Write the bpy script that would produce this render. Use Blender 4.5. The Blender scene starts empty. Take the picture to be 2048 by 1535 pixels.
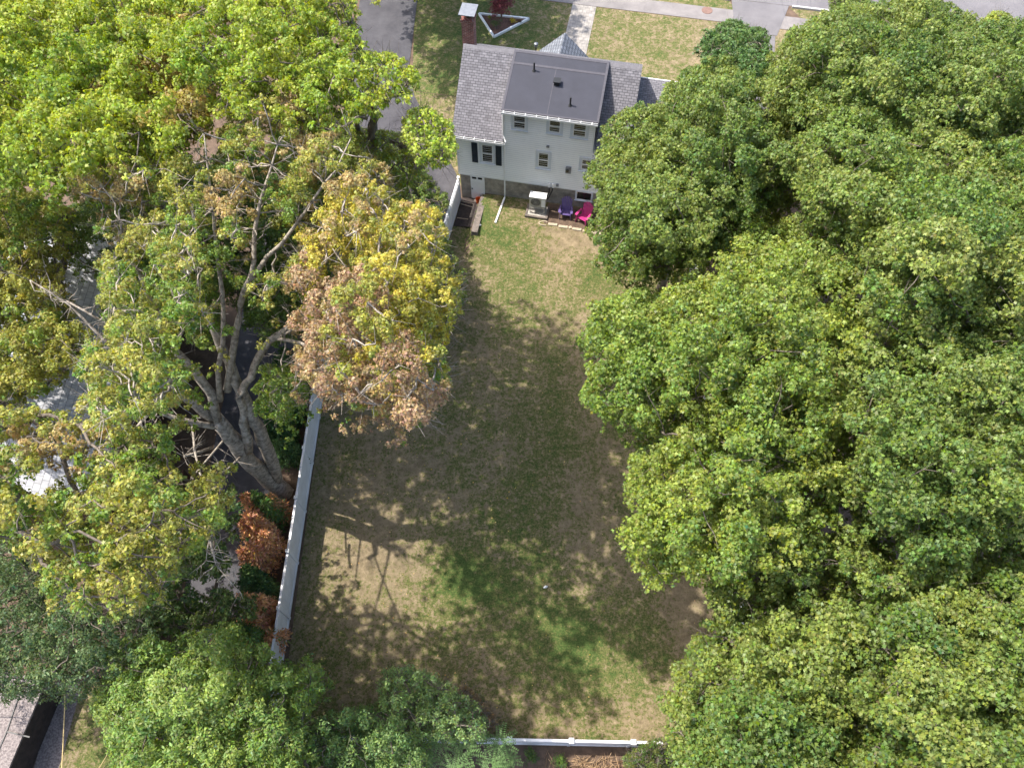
import bpy, math, random
import numpy as np
from math import radians as R, sin, cos, pi

C = bpy.context.scene.collection
SC = bpy.context.scene
# ------------------------------------------------------------------ camera
PITCH = R(61.0); CAMH = 35.0; FPX = 1577.0
cd = bpy.data.cameras.new("camera"); cam = bpy.data.objects.new("camera", cd); C.objects.link(cam)
cd.sensor_width = 36.0; cd.lens = 36.0 * FPX / 2048.0; cd.clip_end = 2000.0; cd.clip_start = 0.5
cam.location = (0, 0, CAMH); cam.rotation_euler = (pi / 2 - PITCH, 0, 0)
SC.camera = cam
# ------------------------------------------------------------------ light
LX, LY = 0.555, -0.20                       # the way the light travels for each metre it falls
SUN_EL = math.atan2(1.0, math.hypot(LX, LY))
w = bpy.data.worlds.new("World"); SC.world = w; w.use_nodes = True
nt = w.node_tree; nt.nodes.clear()
so = nt.nodes.new("ShaderNodeOutputWorld"); bg = nt.nodes.new("ShaderNodeBackground"); sk = nt.nodes.new("ShaderNodeTexSky")
sk.sky_type = 'NISHITA'; sk.sun_disc = False; sk.sun_elevation = SUN_EL
sk.sun_rotation = math.atan2(-LX, -LY)      # measured clockwise from +Y
sk.air_density = 1.0; sk.dust_density = 3.0; sk.ozone_density = 1.0
bg.inputs[1].default_value = 0.15
nt.links.new(sk.outputs[0], bg.inputs[0]); nt.links.new(bg.outputs[0], so.inputs[0])
sl = bpy.data.lights.new("sun", 'SUN'); sl.energy = 3.0; sl.angle = R(0.55); sl.color = (1.0, 0.95, 0.87)
so_ = bpy.data.objects.new("sun", sl); C.objects.link(so_); so_.location = (-30, 15, 60)
import mathutils
so_.rotation_euler = mathutils.Vector((LX, LY, -1)).to_track_quat('-Z', 'Y').to_euler()
SC.view_settings.view_transform = 'Standard'; SC.view_settings.look = 'None'
SC.view_settings.exposure = 1.42; SC.view_settings.gamma = 1.0
SC.render.engine = 'CYCLES'
SC.cycles.max_bounces = 8; SC.cycles.diffuse_bounces = 4; SC.cycles.transmission_bounces = 5
SC.cycles.use_adaptive_sampling = True

# ------------------------------------------------------------------ helpers
_c, _s = cos(PITCH), sin(PITCH)
def at(u, v, z=0.0):
    """where the sight line through a point of the photograph meets height z"""
    a = (u - 1024) / FPX; b = (767.5 - v) / FPX
    t = (z - CAMH) / (-_s + b * _c)
    return np.array([a * t, (_c + b * _s) * t, z])
def pxm(z, y):                               # photo pixels per metre
    return FPX / (y * _c - (z - CAMH) * _s)

TH = R(10.8); HO = (-2.95, 31.84)
def loc(x, y):
    dx, dy = x - HO[0], y - HO[1]
    return dx * cos(TH) - dy * sin(TH), dx * sin(TH) + dy * cos(TH)
def wor(lx, ly):
    return HO[0] + lx * cos(TH) + ly * sin(TH), HO[1] - lx * sin(TH) + ly * cos(TH)
def sstep(t):
    t = np.clip(t, 0, 1); return t * t * (3 - 2 * t)
def gh(x, y):
    """ground height"""
    lx, ly = loc(x, y)
    front = 1.2 * sstep((ly + 0.5) / 8.5)
    bump = 0.62 * sstep((ly + 5.5) / 5.0) * sstep((lx - 1.02) / 0.3) * (1 - sstep((lx - 14) / 6)) * (1 - sstep((ly - 0.5) / 6))
    return np.maximum(front, bump)

def tag(o, label=None, cat=None, group=None, kind=None):
    if label: o["label"] = label
    if cat: o["category"] = cat
    if group: o["group"] = group
    if kind: o["kind"] = kind
    return o
def empty(name, p=(0, 0, 0), rz=0.0, label=None, cat=None, group=None):
    o = bpy.data.objects.new(name, None); C.objects.link(o)
    o.location = p; o.rotation_euler = (0, 0, rz); o.empty_display_size = 0.2
    return tag(o, label, cat, group)

class MB:
    def __init__(s): s.v = []; s.f = []
    def add(s, vs, fs):
        n = len(s.v); s.v += [tuple(map(float, p)) for p in vs]; s.f += [tuple(n + i for i in f) for f in fs]; return s
    def box(s, x0, x1, y0, y1, z0, z1):
        return s.add([(x0, y0, z0), (x1, y0, z0), (x1, y1, z0), (x0, y1, z0), (x0, y0, z1), (x1, y0, z1), (x1, y1, z1), (x0, y1, z1)],
                     [(3, 2, 1, 0), (4, 5, 6, 7), (0, 1, 5, 4), (1, 2, 6, 5), (2, 3, 7, 6), (3, 0, 4, 7)])
    def obox(s, c, d, up, L, W, T):
        """box of length L along d, width W, thickness T along up, centred at c"""
        d = np.array(d, float); d /= np.linalg.norm(d); up = np.array(up, float)
        sd = np.cross(d, up); sd /= np.linalg.norm(sd); up = np.cross(sd, d); c = np.array(c, float)
        vs = [c + d * L / 2 * i + sd * W / 2 * j + up * T / 2 * k for k in (-1, 1) for i, j in ((-1, -1), (1, -1), (1, 1), (-1, 1))]
        return s.add(vs, [(3, 2, 1, 0), (4, 5, 6, 7), (0, 1, 5, 4), (1, 2, 6, 5), (2, 3, 7, 6), (3, 0, 4, 7)])
    def bar(s, a, b, W, T, up=(0, 0, 1)):
        a = np.array(a, float); b = np.array(b, float)
        return s.obox((a + b) / 2, b - a, up, np.linalg.norm(b - a), W, T)
    def tube(s, P, r, n=8, cap=True, knob=False):
        P = [np.array(p, float) for p in P]
        if not hasattr(r, '__len__'): r = [r] * len(P)
        base = len(s.v); ref = np.array((0.3, 0.2, 1.0))
        for i, p in enumerate(P):
            t = P[min(i + 1, len(P) - 1)] - P[max(i - 1, 0)]; t = t / (np.linalg.norm(t) + 1e-9)
            a = np.cross(t, ref)
            if np.linalg.norm(a) < .15: a = np.cross(t, (1, 0, 0))
            a /= np.linalg.norm(a); b = np.cross(t, a)
            for k in range(n):
                q = p + r[i] * (1 + (.09 * sin(k * 2.7 + i * 1.9) + .06 * sin(k * 5.1 + i * 3.3) if n >= 9 and knob else 0)) * (cos(2 * pi * k / n) * a + sin(2 * pi * k / n) * b); s.v.append(tuple(q))
        for i in range(len(P) - 1):
            for k in range(n):
                k2 = (k + 1) % n
                s.f.append((base + i * n + k, base + i * n + k2, base + (i + 1) * n + k2, base + (i + 1) * n + k))
        if cap:
            s.f.append(tuple(base + k for k in range(n))[::-1]); e = base + (len(P) - 1) * n
            s.f.append(tuple(e + k for k in range(n)))
        return s
    def prism(s, pts, z0, z1):
        n = len(pts)
        vs = [(x, y, z0) for x, y in pts] + [(x, y, z1) for x, y in pts]
        fs = [tuple(range(n))[::-1], tuple(range(n, 2 * n))] + [(i, (i + 1) % n, n + (i + 1) % n, n + i) for i in range(n)]
        return s.add(vs, fs)
    def extr(s, pts, x0, x1):
        """(y,z) outline extruded along x"""
        n = len(pts)
        vs = [(x0, y, z) for y, z in pts] + [(x1, y, z) for y, z in pts]
        fs = [tuple(range(n)), tuple(range(n, 2 * n))[::-1]] + [(i, n + i, n + (i + 1) % n, (i + 1) % n) for i in range(n)]
        return s.add(vs, fs)
    def build(s, name, m, parent=None, smooth=False, bevel=0):
        me = bpy.data.meshes.new(name); me.from_pydata(s.v, [], s.f); me.validate(); me.update()
        if m: me.materials.append(m)
        if smooth:
            for p in me.polygons: p.use_smooth = True
        o = bpy.data.objects.new(name, me); C.objects.link(o)
        if parent: o.parent = parent
        if bevel:
            b = o.modifiers.new("bevel", 'BEVEL'); b.width = bevel; b.segments = 2; b.limit_method = 'ANGLE'
        return o

# ------------------------------------------------------------------ materials
def mat(name, col, rough=0.7, col2=None, scale=5.0, detail=4, bump=0.0, bscale=None, metal=0.0, spec=0.4, contrast=(0.35, 0.65), coords='Object'):
    m = bpy.data.materials.new(name); m.use_nodes = True
    n = m.node_tree.nodes; l = m.node_tree.links; b = n["Principled BSDF"]
    b.inputs["Roughness"].default_value = rough; b.inputs["Metallic"].default_value = metal
    b.inputs["Specular IOR Level"].default_value = spec
    tc = n.new("ShaderNodeTexCoord")
    if col2 is None: col2 = tuple(c * 0.82 for c in col)
    ns = n.new("ShaderNodeTexNoise"); ns.inputs["Scale"].default_value = scale; ns.inputs["Detail"].default_value = detail
    ns.inputs["Roughness"].default_value = 0.65
    l.new(tc.outputs[coords], ns.inputs["Vector"])
    r = n.new("ShaderNodeValToRGB"); r.color_ramp.elements[0].position = contrast[0]; r.color_ramp.elements[1].position = contrast[1]
    r.color_ramp.elements[0].color = (*col2, 1); r.color_ramp.elements[1].color = (*col, 1)
    l.new(ns.outputs[0], r.inputs[0]); l.new(r.outputs[0], b.inputs["Base Color"])
    if bump:
        n2 = n.new("ShaderNodeTexNoise"); n2.inputs["Scale"].default_value = bscale or scale * 6; n2.inputs["Detail"].default_value = 5
        l.new(tc.outputs[coords], n2.inputs["Vector"])
        bp = n.new("ShaderNodeBump"); bp.inputs["Strength"].default_value = bump; bp.inputs["Distance"].default_value = 0.03
        l.new(n2.outputs[0], bp.inputs["Height"]); l.new(bp.outputs[0], b.inputs["Normal"])
    return m

def brickmat(name, c1, c2, mortar, bw, bh, ms=0.01, plane='XY', rough=0.8, bump=0.3, noise=0.35, offset=0.5):
    m = bpy.data.materials.new(name); m.use_nodes = True
    n = m.node_tree.nodes; l = m.node_tree.links; b = n["Principled BSDF"]; b.inputs["Roughness"].default_value = rough
    b.inputs["Specular IOR Level"].default_value = 0.25
    tc = n.new("ShaderNodeTexCoord"); sp = n.new("ShaderNodeSeparateXYZ"); cb = n.new("ShaderNodeCombineXYZ")
    l.new(tc.outputs["Object"], sp.inputs[0])
    if plane == 'ALL':
        ad = n.new("ShaderNodeMath"); l.new(sp.outputs[0], ad.inputs[0]); l.new(sp.outputs[1], ad.inputs[1])
        l.new(ad.outputs[0], cb.inputs[0]); l.new(sp.outputs[2], cb.inputs[1])
    else:
        for i, a in enumerate(plane): l.new(sp.outputs["XYZ".index(a)], cb.inputs[i])
    t = n.new("ShaderNodeTexBrick"); t.inputs["Scale"].default_value = 1.0
    t.inputs["Color1"].default_value = (*c1, 1); t.inputs["Color2"].default_value = (*c2, 1); t.inputs["Mortar"].default_value = (*mortar, 1)
    t.inputs["Brick Width"].default_value = bw; t.inputs["Row Height"].default_value = bh; t.inputs["Mortar Size"].default_value = ms
    t.offset = offset; t.inputs["Bias"].default_value = 0.0
    l.new(cb.outputs[0], t.inputs["Vector"])
    ns = n.new("ShaderNodeTexNoise"); ns.inputs["Scale"].default_value = 3; ns.inputs["Detail"].default_value = 6
    l.new(tc.outputs["Object"], ns.inputs["Vector"])
    hs = n.new("ShaderNodeMapRange"); hs.inputs[1].default_value = 0.3; hs.inputs[2].default_value = 0.7
    hs.inputs[3].default_value = 1 - noise; hs.inputs[4].default_value = 1 + noise * 0.5
    l.new(ns.outputs[0], hs.inputs[0])
    mx = n.new("ShaderNodeVectorMath"); mx.operation = 'MULTIPLY'
    l.new(t.outputs[0], mx.inputs[0]); l.new(hs.outputs[0], mx.inputs[1]); l.new(mx.outputs[0], b.inputs["Base Color"])
    bp = n.new("ShaderNodeBump"); bp.inputs["Strength"].default_value = bump; bp.inputs["Distance"].default_value = 0.02; bp.invert = True
    l.new(t.outputs["Fac"], bp.inputs["Height"]); l.new(bp.outputs[0], b.inputs["Normal"])
    return m

def leafmat(name, transl=0.38, rough=0.5, spec=0.35):
    m = bpy.data.materials.new(name); m.use_nodes = True
    n = m.node_tree.nodes; l = m.node_tree.links; b = n["Principled BSDF"]
    b.inputs["Roughness"].default_value = rough; b.inputs["Specular IOR Level"].default_value = spec
    at_ = n.new("ShaderNodeAttribute"); at_.attribute_name = "Col"
    l.new(at_.outputs["Color"], b.inputs["Base Color"])
    tr = n.new("ShaderNodeBsdfTranslucent"); hs = n.new("ShaderNodeHueSaturation")
    hs.inputs["Hue"].default_value = 0.485; hs.inputs["Value"].default_value = 1.35; hs.inputs["Saturation"].default_value = 1.1
    l.new(at_.outputs["Color"], hs.inputs["Color"]); l.new(hs.outputs[0], tr.inputs[0])
    mx = n.new("ShaderNodeMixShader"); mx.inputs[0].default_value = transl
    l.new(b.outputs[0], mx.inputs[1]); l.new(tr.outputs[0], mx.inputs[2])
    l.new(mx.outputs[0], n["Material Output"].inputs["Surface"])
    return m

M = {}
M['leaf'] = leafmat('leaf'); M['needle'] = leafmat('needle', 0.15, 0.6, 0.2)
M['bark'] = mat('bark', (.20, .165, .13), .9, (.09, .075, .06), 6, 6, .9, 14)
M['bark_pale'] = mat('bark_pale', (.40, .35, .29), .9, (.14, .115, .09), 6, 9, 1.0, 13, contrast=(.36, .6))
M['white'] = mat('white_vinyl', (.78, .78, .77), .45, (.70, .70, .69), 1.2, 5)
M['fence'] = mat('white_fence', (.74, .73, .74), .45, (.60, .59, .59), 1.5, 6, contrast=(.3, .6))
M['siding'] = mat('white_siding', (.90, .89, .87), .5, (.85, .84, .82), .9, 5)
M['trim'] = mat('pale_trim', (.58, .61, .66), .5, (.52, .55, .60), 2)
M['glass'] = mat('dark_glass', (.015, .017, .02), .08, (.03, .03, .028), 3, spec=.8)
M['navy'] = mat('navy_shutter', (.018, .028, .045), .5, (.012, .02, .032), 4)
M['concrete'] = mat('stained_concrete', (.38, .34, .285), .9, (.15, .132, .11), 2.2, 8, .5, 20, contrast=(.3, .68))
M['padc'] = mat('concrete_pad', (.42, .39, .34), .9, (.30, .28, .25), 4, 6, .3)
M['membrane'] = mat('dark_roof_membrane', (.043, .044, .058), .8, (.031, .032, .042), .8, 8, .35, 60, contrast=(.3, .7))
M['seam'] = mat('membrane_seam', (.075, .072, .085), .8, (.058, .056, .066), 6)
M['ridge'] = mat('ridge_shingle', (.20, .19, .205), .9, (.15, .145, .155), 8)
M['shingle'] = brickmat('grey_shingle', (.195, .188, .204), (.135, .13, .142), (.075, .072, .08), .26, .135, .014, 'XY', noise=.22, bump=.6)
M['shingle_d'] = brickmat('slate_shingle', (.22, .235, .265), (.15, .165, .19), (.08, .085, .10), .30, .155, .02, 'YX', noise=.22, bump=.6)
M['brick'] = brickmat('red_brick', (.26, .085, .065), (.17, .06, .05), (.34, .28, .25), .22, .075, .009, 'ALL', noise=.5)
M['paver'] = brickmat('pale_pavers', (.33, .30, .27), (.26, .24, .215), (.17, .155, .14), .30, .30, .010, 'XY', noise=.3)
M['tile'] = brickmat('pale_tile_roof', (.56, .56, .58), (.48, .48, .50), (.26, .26, .27), .34, .26, .012, 'YX', noise=.25)
M['metal'] = mat('grey_metal', (.24, .25, .27), .5, (.18, .19, .21), 5, metal=.4)
M['black'] = mat('black_plastic', (.02, .02, .02), .5)
M['offwhite'] = mat('off_white_metal', (.42, .40, .35), .5, (.36, .34, .29), 3)
M['grille'] = mat('fan_grille', (.07, .07, .065), .5, (.04, .04, .04), 20)
M['timber'] = mat('weathered_timber', (.20, .165, .14), .9, (.10, .085, .075), 5, 7, .6, 25)
M['stick'] = mat('stick_wood', (.42, .33, .24), .8)
M['purple'] = mat('purple_plastic', (.125, .09, .235), .45, (.10, .07, .19), 4)
M['pink'] = mat('pink_plastic', (.50, .045, .20), .4, (.42, .035, .17), 4)
M['orange'] = mat('orange_plastic', (.62, .10, .015), .4, (.5, .08, .012), 4)
M['terracotta'] = mat('brown_board', (.12, .06, .035), .85, (.06, .035, .022), 4, 6, .4)
M['stone'] = mat('edging_stone', (.46, .39, .28), .9, (.33, .27, .20), 8, 5, .4)
M['asphalt'] = mat('asphalt', (.085, .082, .09), .9, (.045, .043, .05), 1.2, 10, .5, 90, contrast=(.32, .7))
M['street'] = mat('street_asphalt', (.17, .16, .165), .9, (.13, .122, .127), .6, 10, .4, 90)
M['sidewalk'] = mat('old_sidewalk', (.23, .21, .20), .9, (.165, .15, .145), .9, 9, .4, 70)
M['kerb'] = mat('granite_kerb', (.50, .48, .47), .85, (.38, .36, .36), 3)
M['soil'] = mat('bare_soil', (.15, .10, .068), .95, (.08, .055, .038), 3, 8, .8, 25)
M['gravelroof'] = mat('granule_roof', (.28, .24, .225), .95, (.13, .11, .105), 14, 5, .6, 60, contrast=(.4, .6))
M['lap_shade'] = mat('painted_lap_shade', (.70, .70, .72), .7)  # grey standing in for the shade at the siding laps
M['muntin'] = mat('muntin_brown', (.10, .088, .05), .6)
M['darksoil'] = mat('dark_damp_soil', (.060, .045, .040), .95, (.030, .024, .022), 4, 7, .6, 25)
M['rope'] = mat('yellow_cable', (.55, .42, .20), .6)
M['iron'] = mat('rusty_iron', (.22, .13, .10), .7, (.15, .09, .07), 12)

def grassmat(name, attr=True):
    m = bpy.data.materials.new(name); m.use_nodes = True
    n = m.node_tree.nodes; l = m.node_tree.links; b = n["Principled BSDF"]; b.inputs["Roughness"].default_value = .9
    b.inputs["Specular IOR Level"].default_value = .15
    tc = n.new("ShaderNodeTexCoord")
    def noise(sc, det, ro=.6, off=0):
        x = n.new("ShaderNodeTexNoise"); x.inputs["Scale"].default_value = sc; x.inputs["Detail"].default_value = det; x.inputs["Roughness"].default_value = ro
        mp = n.new("ShaderNodeMapping"); mp.inputs["Location"].default_value = (off, off * .7, 0)
        l.new(tc.outputs["Object"], mp.inputs[0]); l.new(mp.outputs[0], x.inputs["Vector"]); return x.outputs[0]
    def math_(op, a, b_, clamp=False):
        x = n.new("ShaderNodeMath"); x.operation = op; x.use_clamp = clamp
        for i, q in enumerate((a, b_)):
            if isinstance(q, (int, float)): x.inputs[i].default_value = q
            else: l.new(q, x.inputs[i])
        return x.outputs[0]
    def mix(f, a, b_):
        x = n.new("ShaderNodeMix"); x.data_type = 'RGBA'; l.new(f, x.inputs[0])
        for i, q in ((6, a), (7, b_)):
            if isinstance(q, tuple): x.inputs[i].default_value = (*q, 1)
            else: l.new(q, x.inputs[i])
        return x.outputs[2]
    at_ = n.new("ShaderNodeAttribute"); at_.attribute_name = "green"
    g = math_('ADD', at_.outputs["Fac"], math_('MULTIPLY', math_('SUBTRACT', noise(.55, 6, .7), .5), 1.5))
    g = math_('ADD', g, math_('MULTIPLY', math_('SUBTRACT', noise(2.6, 6, .75, 9), .5), 1.9))
    g = math_('ADD', g, math_('MULTIPLY', math_('SUBTRACT', noise(7, 5, .8, 4), .5), 3.0), True)
    dn = n.new("ShaderNodeMapRange"); dn.inputs[1].default_value = .32; dn.inputs[2].default_value = .68; l.new(noise(2.6, 8, .85, 3), dn.inputs[0])
    dry = mix(dn.outputs[0], (.105, .082, .046), (.335, .262, .165))
    fine = noise(14, 5, .85, 1)
    rr = n.new("ShaderNodeMapRange"); rr.inputs[1].default_value = .38; rr.inputs[2].default_value = .64; l.new(fine, rr.inputs[0])
    lush = mix(rr.outputs[0], (.030, .054, .014), (.095, .138, .036))
    mid = mix(rr.outputs[0], (.066, .074, .021), (.180, .171, .062))
    r1 = n.new("ShaderNodeMapRange"); r1.inputs[1].default_value = .15; r1.inputs[2].default_value = .5; l.new(g, r1.inputs[0])
    r2 = n.new("ShaderNodeMapRange"); r2.inputs[1].default_value = .5; r2.inputs[2].default_value = .95; l.new(g, r2.inputs[0])
    c = mix(r2.outputs[0], mix(r1.outputs[0], dry, mid), lush)
    l.new(c, b.inputs["Base Color"])
    bp = n.new("ShaderNodeBump"); bp.inputs["Strength"].default_value = .75; bp.inputs["Distance"].default_value = .05
    l.new(math_('ADD', fine, noise(9, 4, .7, 5)), bp.inputs["Height"]); l.new(bp.outputs[0], b.inputs["Normal"])
    return m
M['grass'] = grassmat('lawn_grass')

# ------------------------------------------------------------------ ground sheets
def inpoly(X, Y, P):
    c = np.zeros(X.shape, bool); n = len(P)
    for i in range(n):
        x0, y0 = P[i]; x1, y1 = P[(i + 1) % n]
        if y0 == y1: continue
        k = ((y0 > Y) != (y1 > Y)) & (X < (x1 - x0) * (Y - y0) / (y1 - y0) + x0)
        c ^= k
    return c
def sheet(name, poly, m, off, label=None, step=.3, green=None):
    """a sheet laid over the ground inside a convex polygon: strips between its left and right edge"""
    P = [tuple(p) for p in poly]; ys = [p[1] for p in P]; y0, y1 = min(ys), max(ys)
    rows = np.unique(np.concatenate([np.linspace(y0 + 1e-4, y1 - 1e-4, max(2, int((y1 - y0) / step) + 1)), [q for q in ys if y0 + 1e-3 < q < y1 - 1e-3]]))
    def span(y):
        xs = []
        for i in range(len(P)):
            a, b = P[i], P[(i + 1) % len(P)]
            if (a[1] - y) * (b[1] - y) <= 0 and a[1] != b[1]: xs.append(a[0] + (b[0] - a[0]) * (y - a[1]) / (b[1] - a[1]))
        return min(xs), max(xs)
    wmax = max(span(y)[1] - span(y)[0] for y in rows); nx = max(2, int(wmax / step) + 1)
    V = []
    for y in rows:
        a, b = span(y); xs = np.linspace(a, b, nx); V.append(np.stack([xs, np.full(nx, y)], 1))
    V = np.array(V).reshape(-1, 2); Z = gh(V[:, 0], V[:, 1]) + off
    mb = MB(); mb.v = [tuple(q) for q in np.column_stack([V, Z])]
    mb.f = [(j * nx + i, j * nx + i + 1, (j + 1) * nx + i + 1, (j + 1) * nx + i) for j in range(len(rows) - 1) for i in range(nx - 1)]
    o = mb.build(name, m, smooth=True)
    if green is not None:
        a = o.data.attributes.new("green", 'FLOAT', 'POINT'); a.data.foreach_set("value", green(V[:, 0], V[:, 1]).astype(np.float32))
    return tag(o, kind='structure')
def lpoly(*pts): return [wor(*p) for p in pts]

# the ground itself: one sheet, finer in the middle
gx = np.concatenate([np.linspace(-400, -45, 12), np.linspace(-40, 40, 267), np.linspace(45, 400, 12)])
gy = np.concatenate([np.linspace(-400, -15, 12), np.linspace(-10, 62, 241), np.linspace(66, 500, 14)])
GX, GY = np.meshgrid(gx, gy)
GZ = gh(GX, GY) - 0.0
mb = MB(); mb.v = [tuple(q) for q in np.stack([GX.ravel(), GY.ravel(), GZ.ravel()], 1)]
nx = len(gx); mb.f = [(j * nx + i, j * nx + i + 1, (j + 1) * nx + i + 1, (j + 1) * nx + i) for j in range(len(gy) - 1) for i in range(nx - 1)]
g_o = mb.build('ground', M['soil'], smooth=True); tag(g_o, kind='structure')

GREEN = [(2.2, 17.5, 1.3, 3.5, .22), (.6, 11.5, 1.8, 3.0, .18), (2.0, 7.0, 2.0, 1.8, .45), (-2.6, 9.6, 1.0, 2.0, .3), (-1.6, 9.2, 2.0, 1.3, .5), (4.6, 6.4, 2.2, 1.4, .4), (-.3, 26.5, 1.2, 3.5, .28), (-1.9, 30, .8, 2.5, .6),
         (4.5, 25, 2, 2, .3), (5, 4.5, 2, .7, .3), (4.3, 28.5, 2.2, 1.3, -.5), (7.6, 8.2, 1.3, 2.5, -.38), (5.6, 4.2, 1.8, .9, -.3), (4.2, 22.5, 1.0, 3.0, -.35), (-6.5, 13, 3, 6, -.22), (-2.5, 24, 1.5, 4, -.15), (3.9, 12, 1.2, 4, -.2), (-6, 10.5, 1.5, 1.5, -.2)]
def green_lawn(X, Y):
    g = np.full(X.shape, .36)
    for x, y, a, b, k in GREEN: g += k * np.exp(-((X - x) / a) ** 2 - ((Y - y) / b) ** 2)
    return g
sheet('lawn', [(-9.45, 2.9), (9.45, 2.75), (9.6, 31.6), (-2.9, 31.78), (-4.7, 22.4), (-9.45, 22.4)][:0] or [(-9.5, 2.9), (9.5, 2.8), (9.6, 31.5), (7.5, 31.2), (1.6, 31.9), (-2.9, 31.8), (-9.5, 22.4)], M['grass'], .012, step=.25, green=green_lawn)
sheet('front_lawn', lpoly((-4.6, 6.9), (30, 6.9), (30, 16.9), (-6.9, 16.9)), M['grass'], .010, green=lambda X, Y: .42 + .25 * np.exp(-((X + 3) / 5) ** 2) - .25 * np.exp(-((X - 12.5) / .9) ** 2 - ((Y - 43) / 4) ** 2))
sheet('side_lawn', lpoly((-1.0, 0.8), (-.05, 0.8), (-.05, 6.86), (-4.6, 6.86), (-3.3, 3.6)), M['grass'], .010, green=lambda X, Y: .42 + 0 * X)
sheet('grass_verge', lpoly((-60, 18.32), (14.6, 18.32), (14.2, 19.2), (-60, 19.2)), M['grass'], .010, green=lambda X, Y: .45 + 0 * X)
sheet('grass_verge', lpoly((18.9, 18.32), (60, 18.32), (60, 19.2), (18.2, 19.2)), M['grass'], .010, green=lambda X, Y: .45 + 0 * X)
sheet('sidewalk', lpoly((-60, 16.95), (60, 16.95), (60, 18.3), (-60, 18.3)), M['sidewalk'], .022, step=.8)
sheet('street', lpoly((-80, 19.45), (80, 19.45), (80, 29), (-80, 29)), M['street'], .016, step=1.5)
sheet('driveway_apron', lpoly((14.7, 16.2), (17.4, 16.2), (18.1, 19.4), (14.3, 19.4)), M['street'], .030, step=.5)
sheet('driveway', lpoly((13.9, 4.0), (17.2, 4.0), (17.3, 16.16), (14.75, 16.16)), M['street'], .026, step=.5)
sheet('driveway', [(-10.2, 50), (-6.3, 50), (-6.5, 41), (-6.0, 39), (-3.3, 33.5), (-3.2, 31.8), (-4.2, 27), (-5.0, 22.8), (-10.2, 22.8)], M['asphalt'], .032, step=.4)
wk = sheet('walkway', [(0, 0), (1.6, 0), (1.6, 8.0), (0, 8.0)], M['paver'], 0.0, step=.5)
for v in wk.data.vertices: v.co.z = 1.2 + .034
wk.location = (*wor(3.9, 8.9), 0); wk.rotation_euler = (0, 0, -TH)
sheet('neighbour_driveway', [(-14.6, -3), (-11.5, -3), (-11.4, 30), (-14.4, 30)], M['asphalt'], .014, step=1)
sheet('neighbour_lawn', [(-19.0, -1), (-15.0, -1), (-15.2, 5.2), (-18.6, 5.2)], M['grass'], .012, green=lambda X, Y: .70 - .45 * np.exp(-((X + 18.4) / 1.0) ** 2))
sheet('asphalt_patch', [(-14.9, -1), (-14.62, -1), (-14.62, 4), (-14.9, 4)], M['asphalt'], .016)
sheet('planting_bed', lpoly((5.1, -1.5), (9.2, -1.5), (9.2, -.05), (5.1, -.05)), M['soil'], .022)
sheet('planting_bed', [(-11.35, 3), (-9.75, 3), (-9.75, 22), (-11.35, 22)], M['soil'], .012)
# kerb stones: a real step
for a, b in ((-60, 14.2), (18.3, 60)):
    k = MB()
    k.bar((*wor(a, 19.33), 1.2), (*wor(b, 19.33), 1.2), .16, .26); tag(k.build('kerb', M['kerb'], bevel=.01), kind='structure')

# ------------------------------------------------------------------ foliage
LEAF6 = np.array([(0, 0, 0), (.30, .24, .03), (.68, .46, -.08), (.60, .15, .03), (1.08, 0, -.18), (.60, -.15, .03), (.68, -.46, -.08), (.30, -.24, .03)])   # lobed maple leaf
LEAF4 = np.array([(0, 0, 0), (.45, .22, .05), (1.0, 0, -.08), (.45, -.22, .05)])                                                                          # lance leaf
NEED = np.array([(0, 0, 0), (.5, .16, 0), (1.0, 0, 0), (.5, -.16, 0)])
def unit(a): return a / (np.linalg.norm(a, axis=-1, keepdims=True) + 1e-9)
def leaf_mesh(name, tips, axes, cols, rng, size, per, shape, droop, parent, material, jit=.20, mixc=None):
    n = len(tips); k = per
    T = np.repeat(tips, k, 0); A = np.repeat(axes, k, 0); Cc = np.repeat(cols, k, 0); N = n * k
    ref = unit(rng.normal(size=(N, 3))); side = unit(np.cross(A, ref))
    dr = rng.normal(droop, .3, (N, 1))
    D = unit(side * np.cos(dr) - A * np.sin(dr) - np.array([0, 0, .22]))
    nn = unit(A + .35 * rng.normal(size=(N, 3))); S = unit(np.cross(nn, D)); nn = np.cross(D, S)
    sz = size * rng.uniform(.5, 1.3, (N, 1))
    P0 = T + D * sz * .25 + rng.normal(0, size * .22, (N, 3))
    m = len(shape)
    V = P0[:, None] + sz[:, None] * (shape[None, :, 0:1] * D[:, None] + shape[None, :, 1:2] * S[:, None] + shape[None, :, 2:3] * nn[:, None])
    V = V.reshape(-1, 3).astype(np.float32)
    me = bpy.data.meshes.new(name)
    me.vertices.add(N * m); me.vertices.foreach_set("co", V.ravel())
    me.loops.add(N * m); me.loops.foreach_set("vertex_index", np.arange(N * m, dtype=np.int32))
    me.polygons.add(N); me.polygons.foreach_set("loop_start", np.arange(0, N * m, m, dtype=np.int32))
    me.polygons.foreach_set("loop_total", np.full(N, m, dtype=np.int32))
    me.update(calc_edges=True)
    j = 1 + jit * rng.normal(size=(N, 1))
    mm = (rng.random((N, 1)) ** 2.2) * .9; warm = np.array([1.20, 1.07, .88]) * Cc; Cc = Cc * (1 - mm) + (warm if mixc is None else np.array(mixc)[None]) * mm
    cc = np.clip(Cc * j + Cc.mean() * .10 * rng.normal(size=(N, 3)), .004, .9)
    ca = me.color_attributes.new("Col", 'FLOAT_COLOR', 'POINT')
    ca.data.foreach_set("color", np.repeat(np.column_stack([cc, np.ones(N)]), m, 0).astype(np.float32).ravel())
    me.materials.append(material)
    o = bpy.data.objects.new(name, me); C.objects.link(o); o.parent = parent
    return o
NLEAF = [0]
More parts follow.
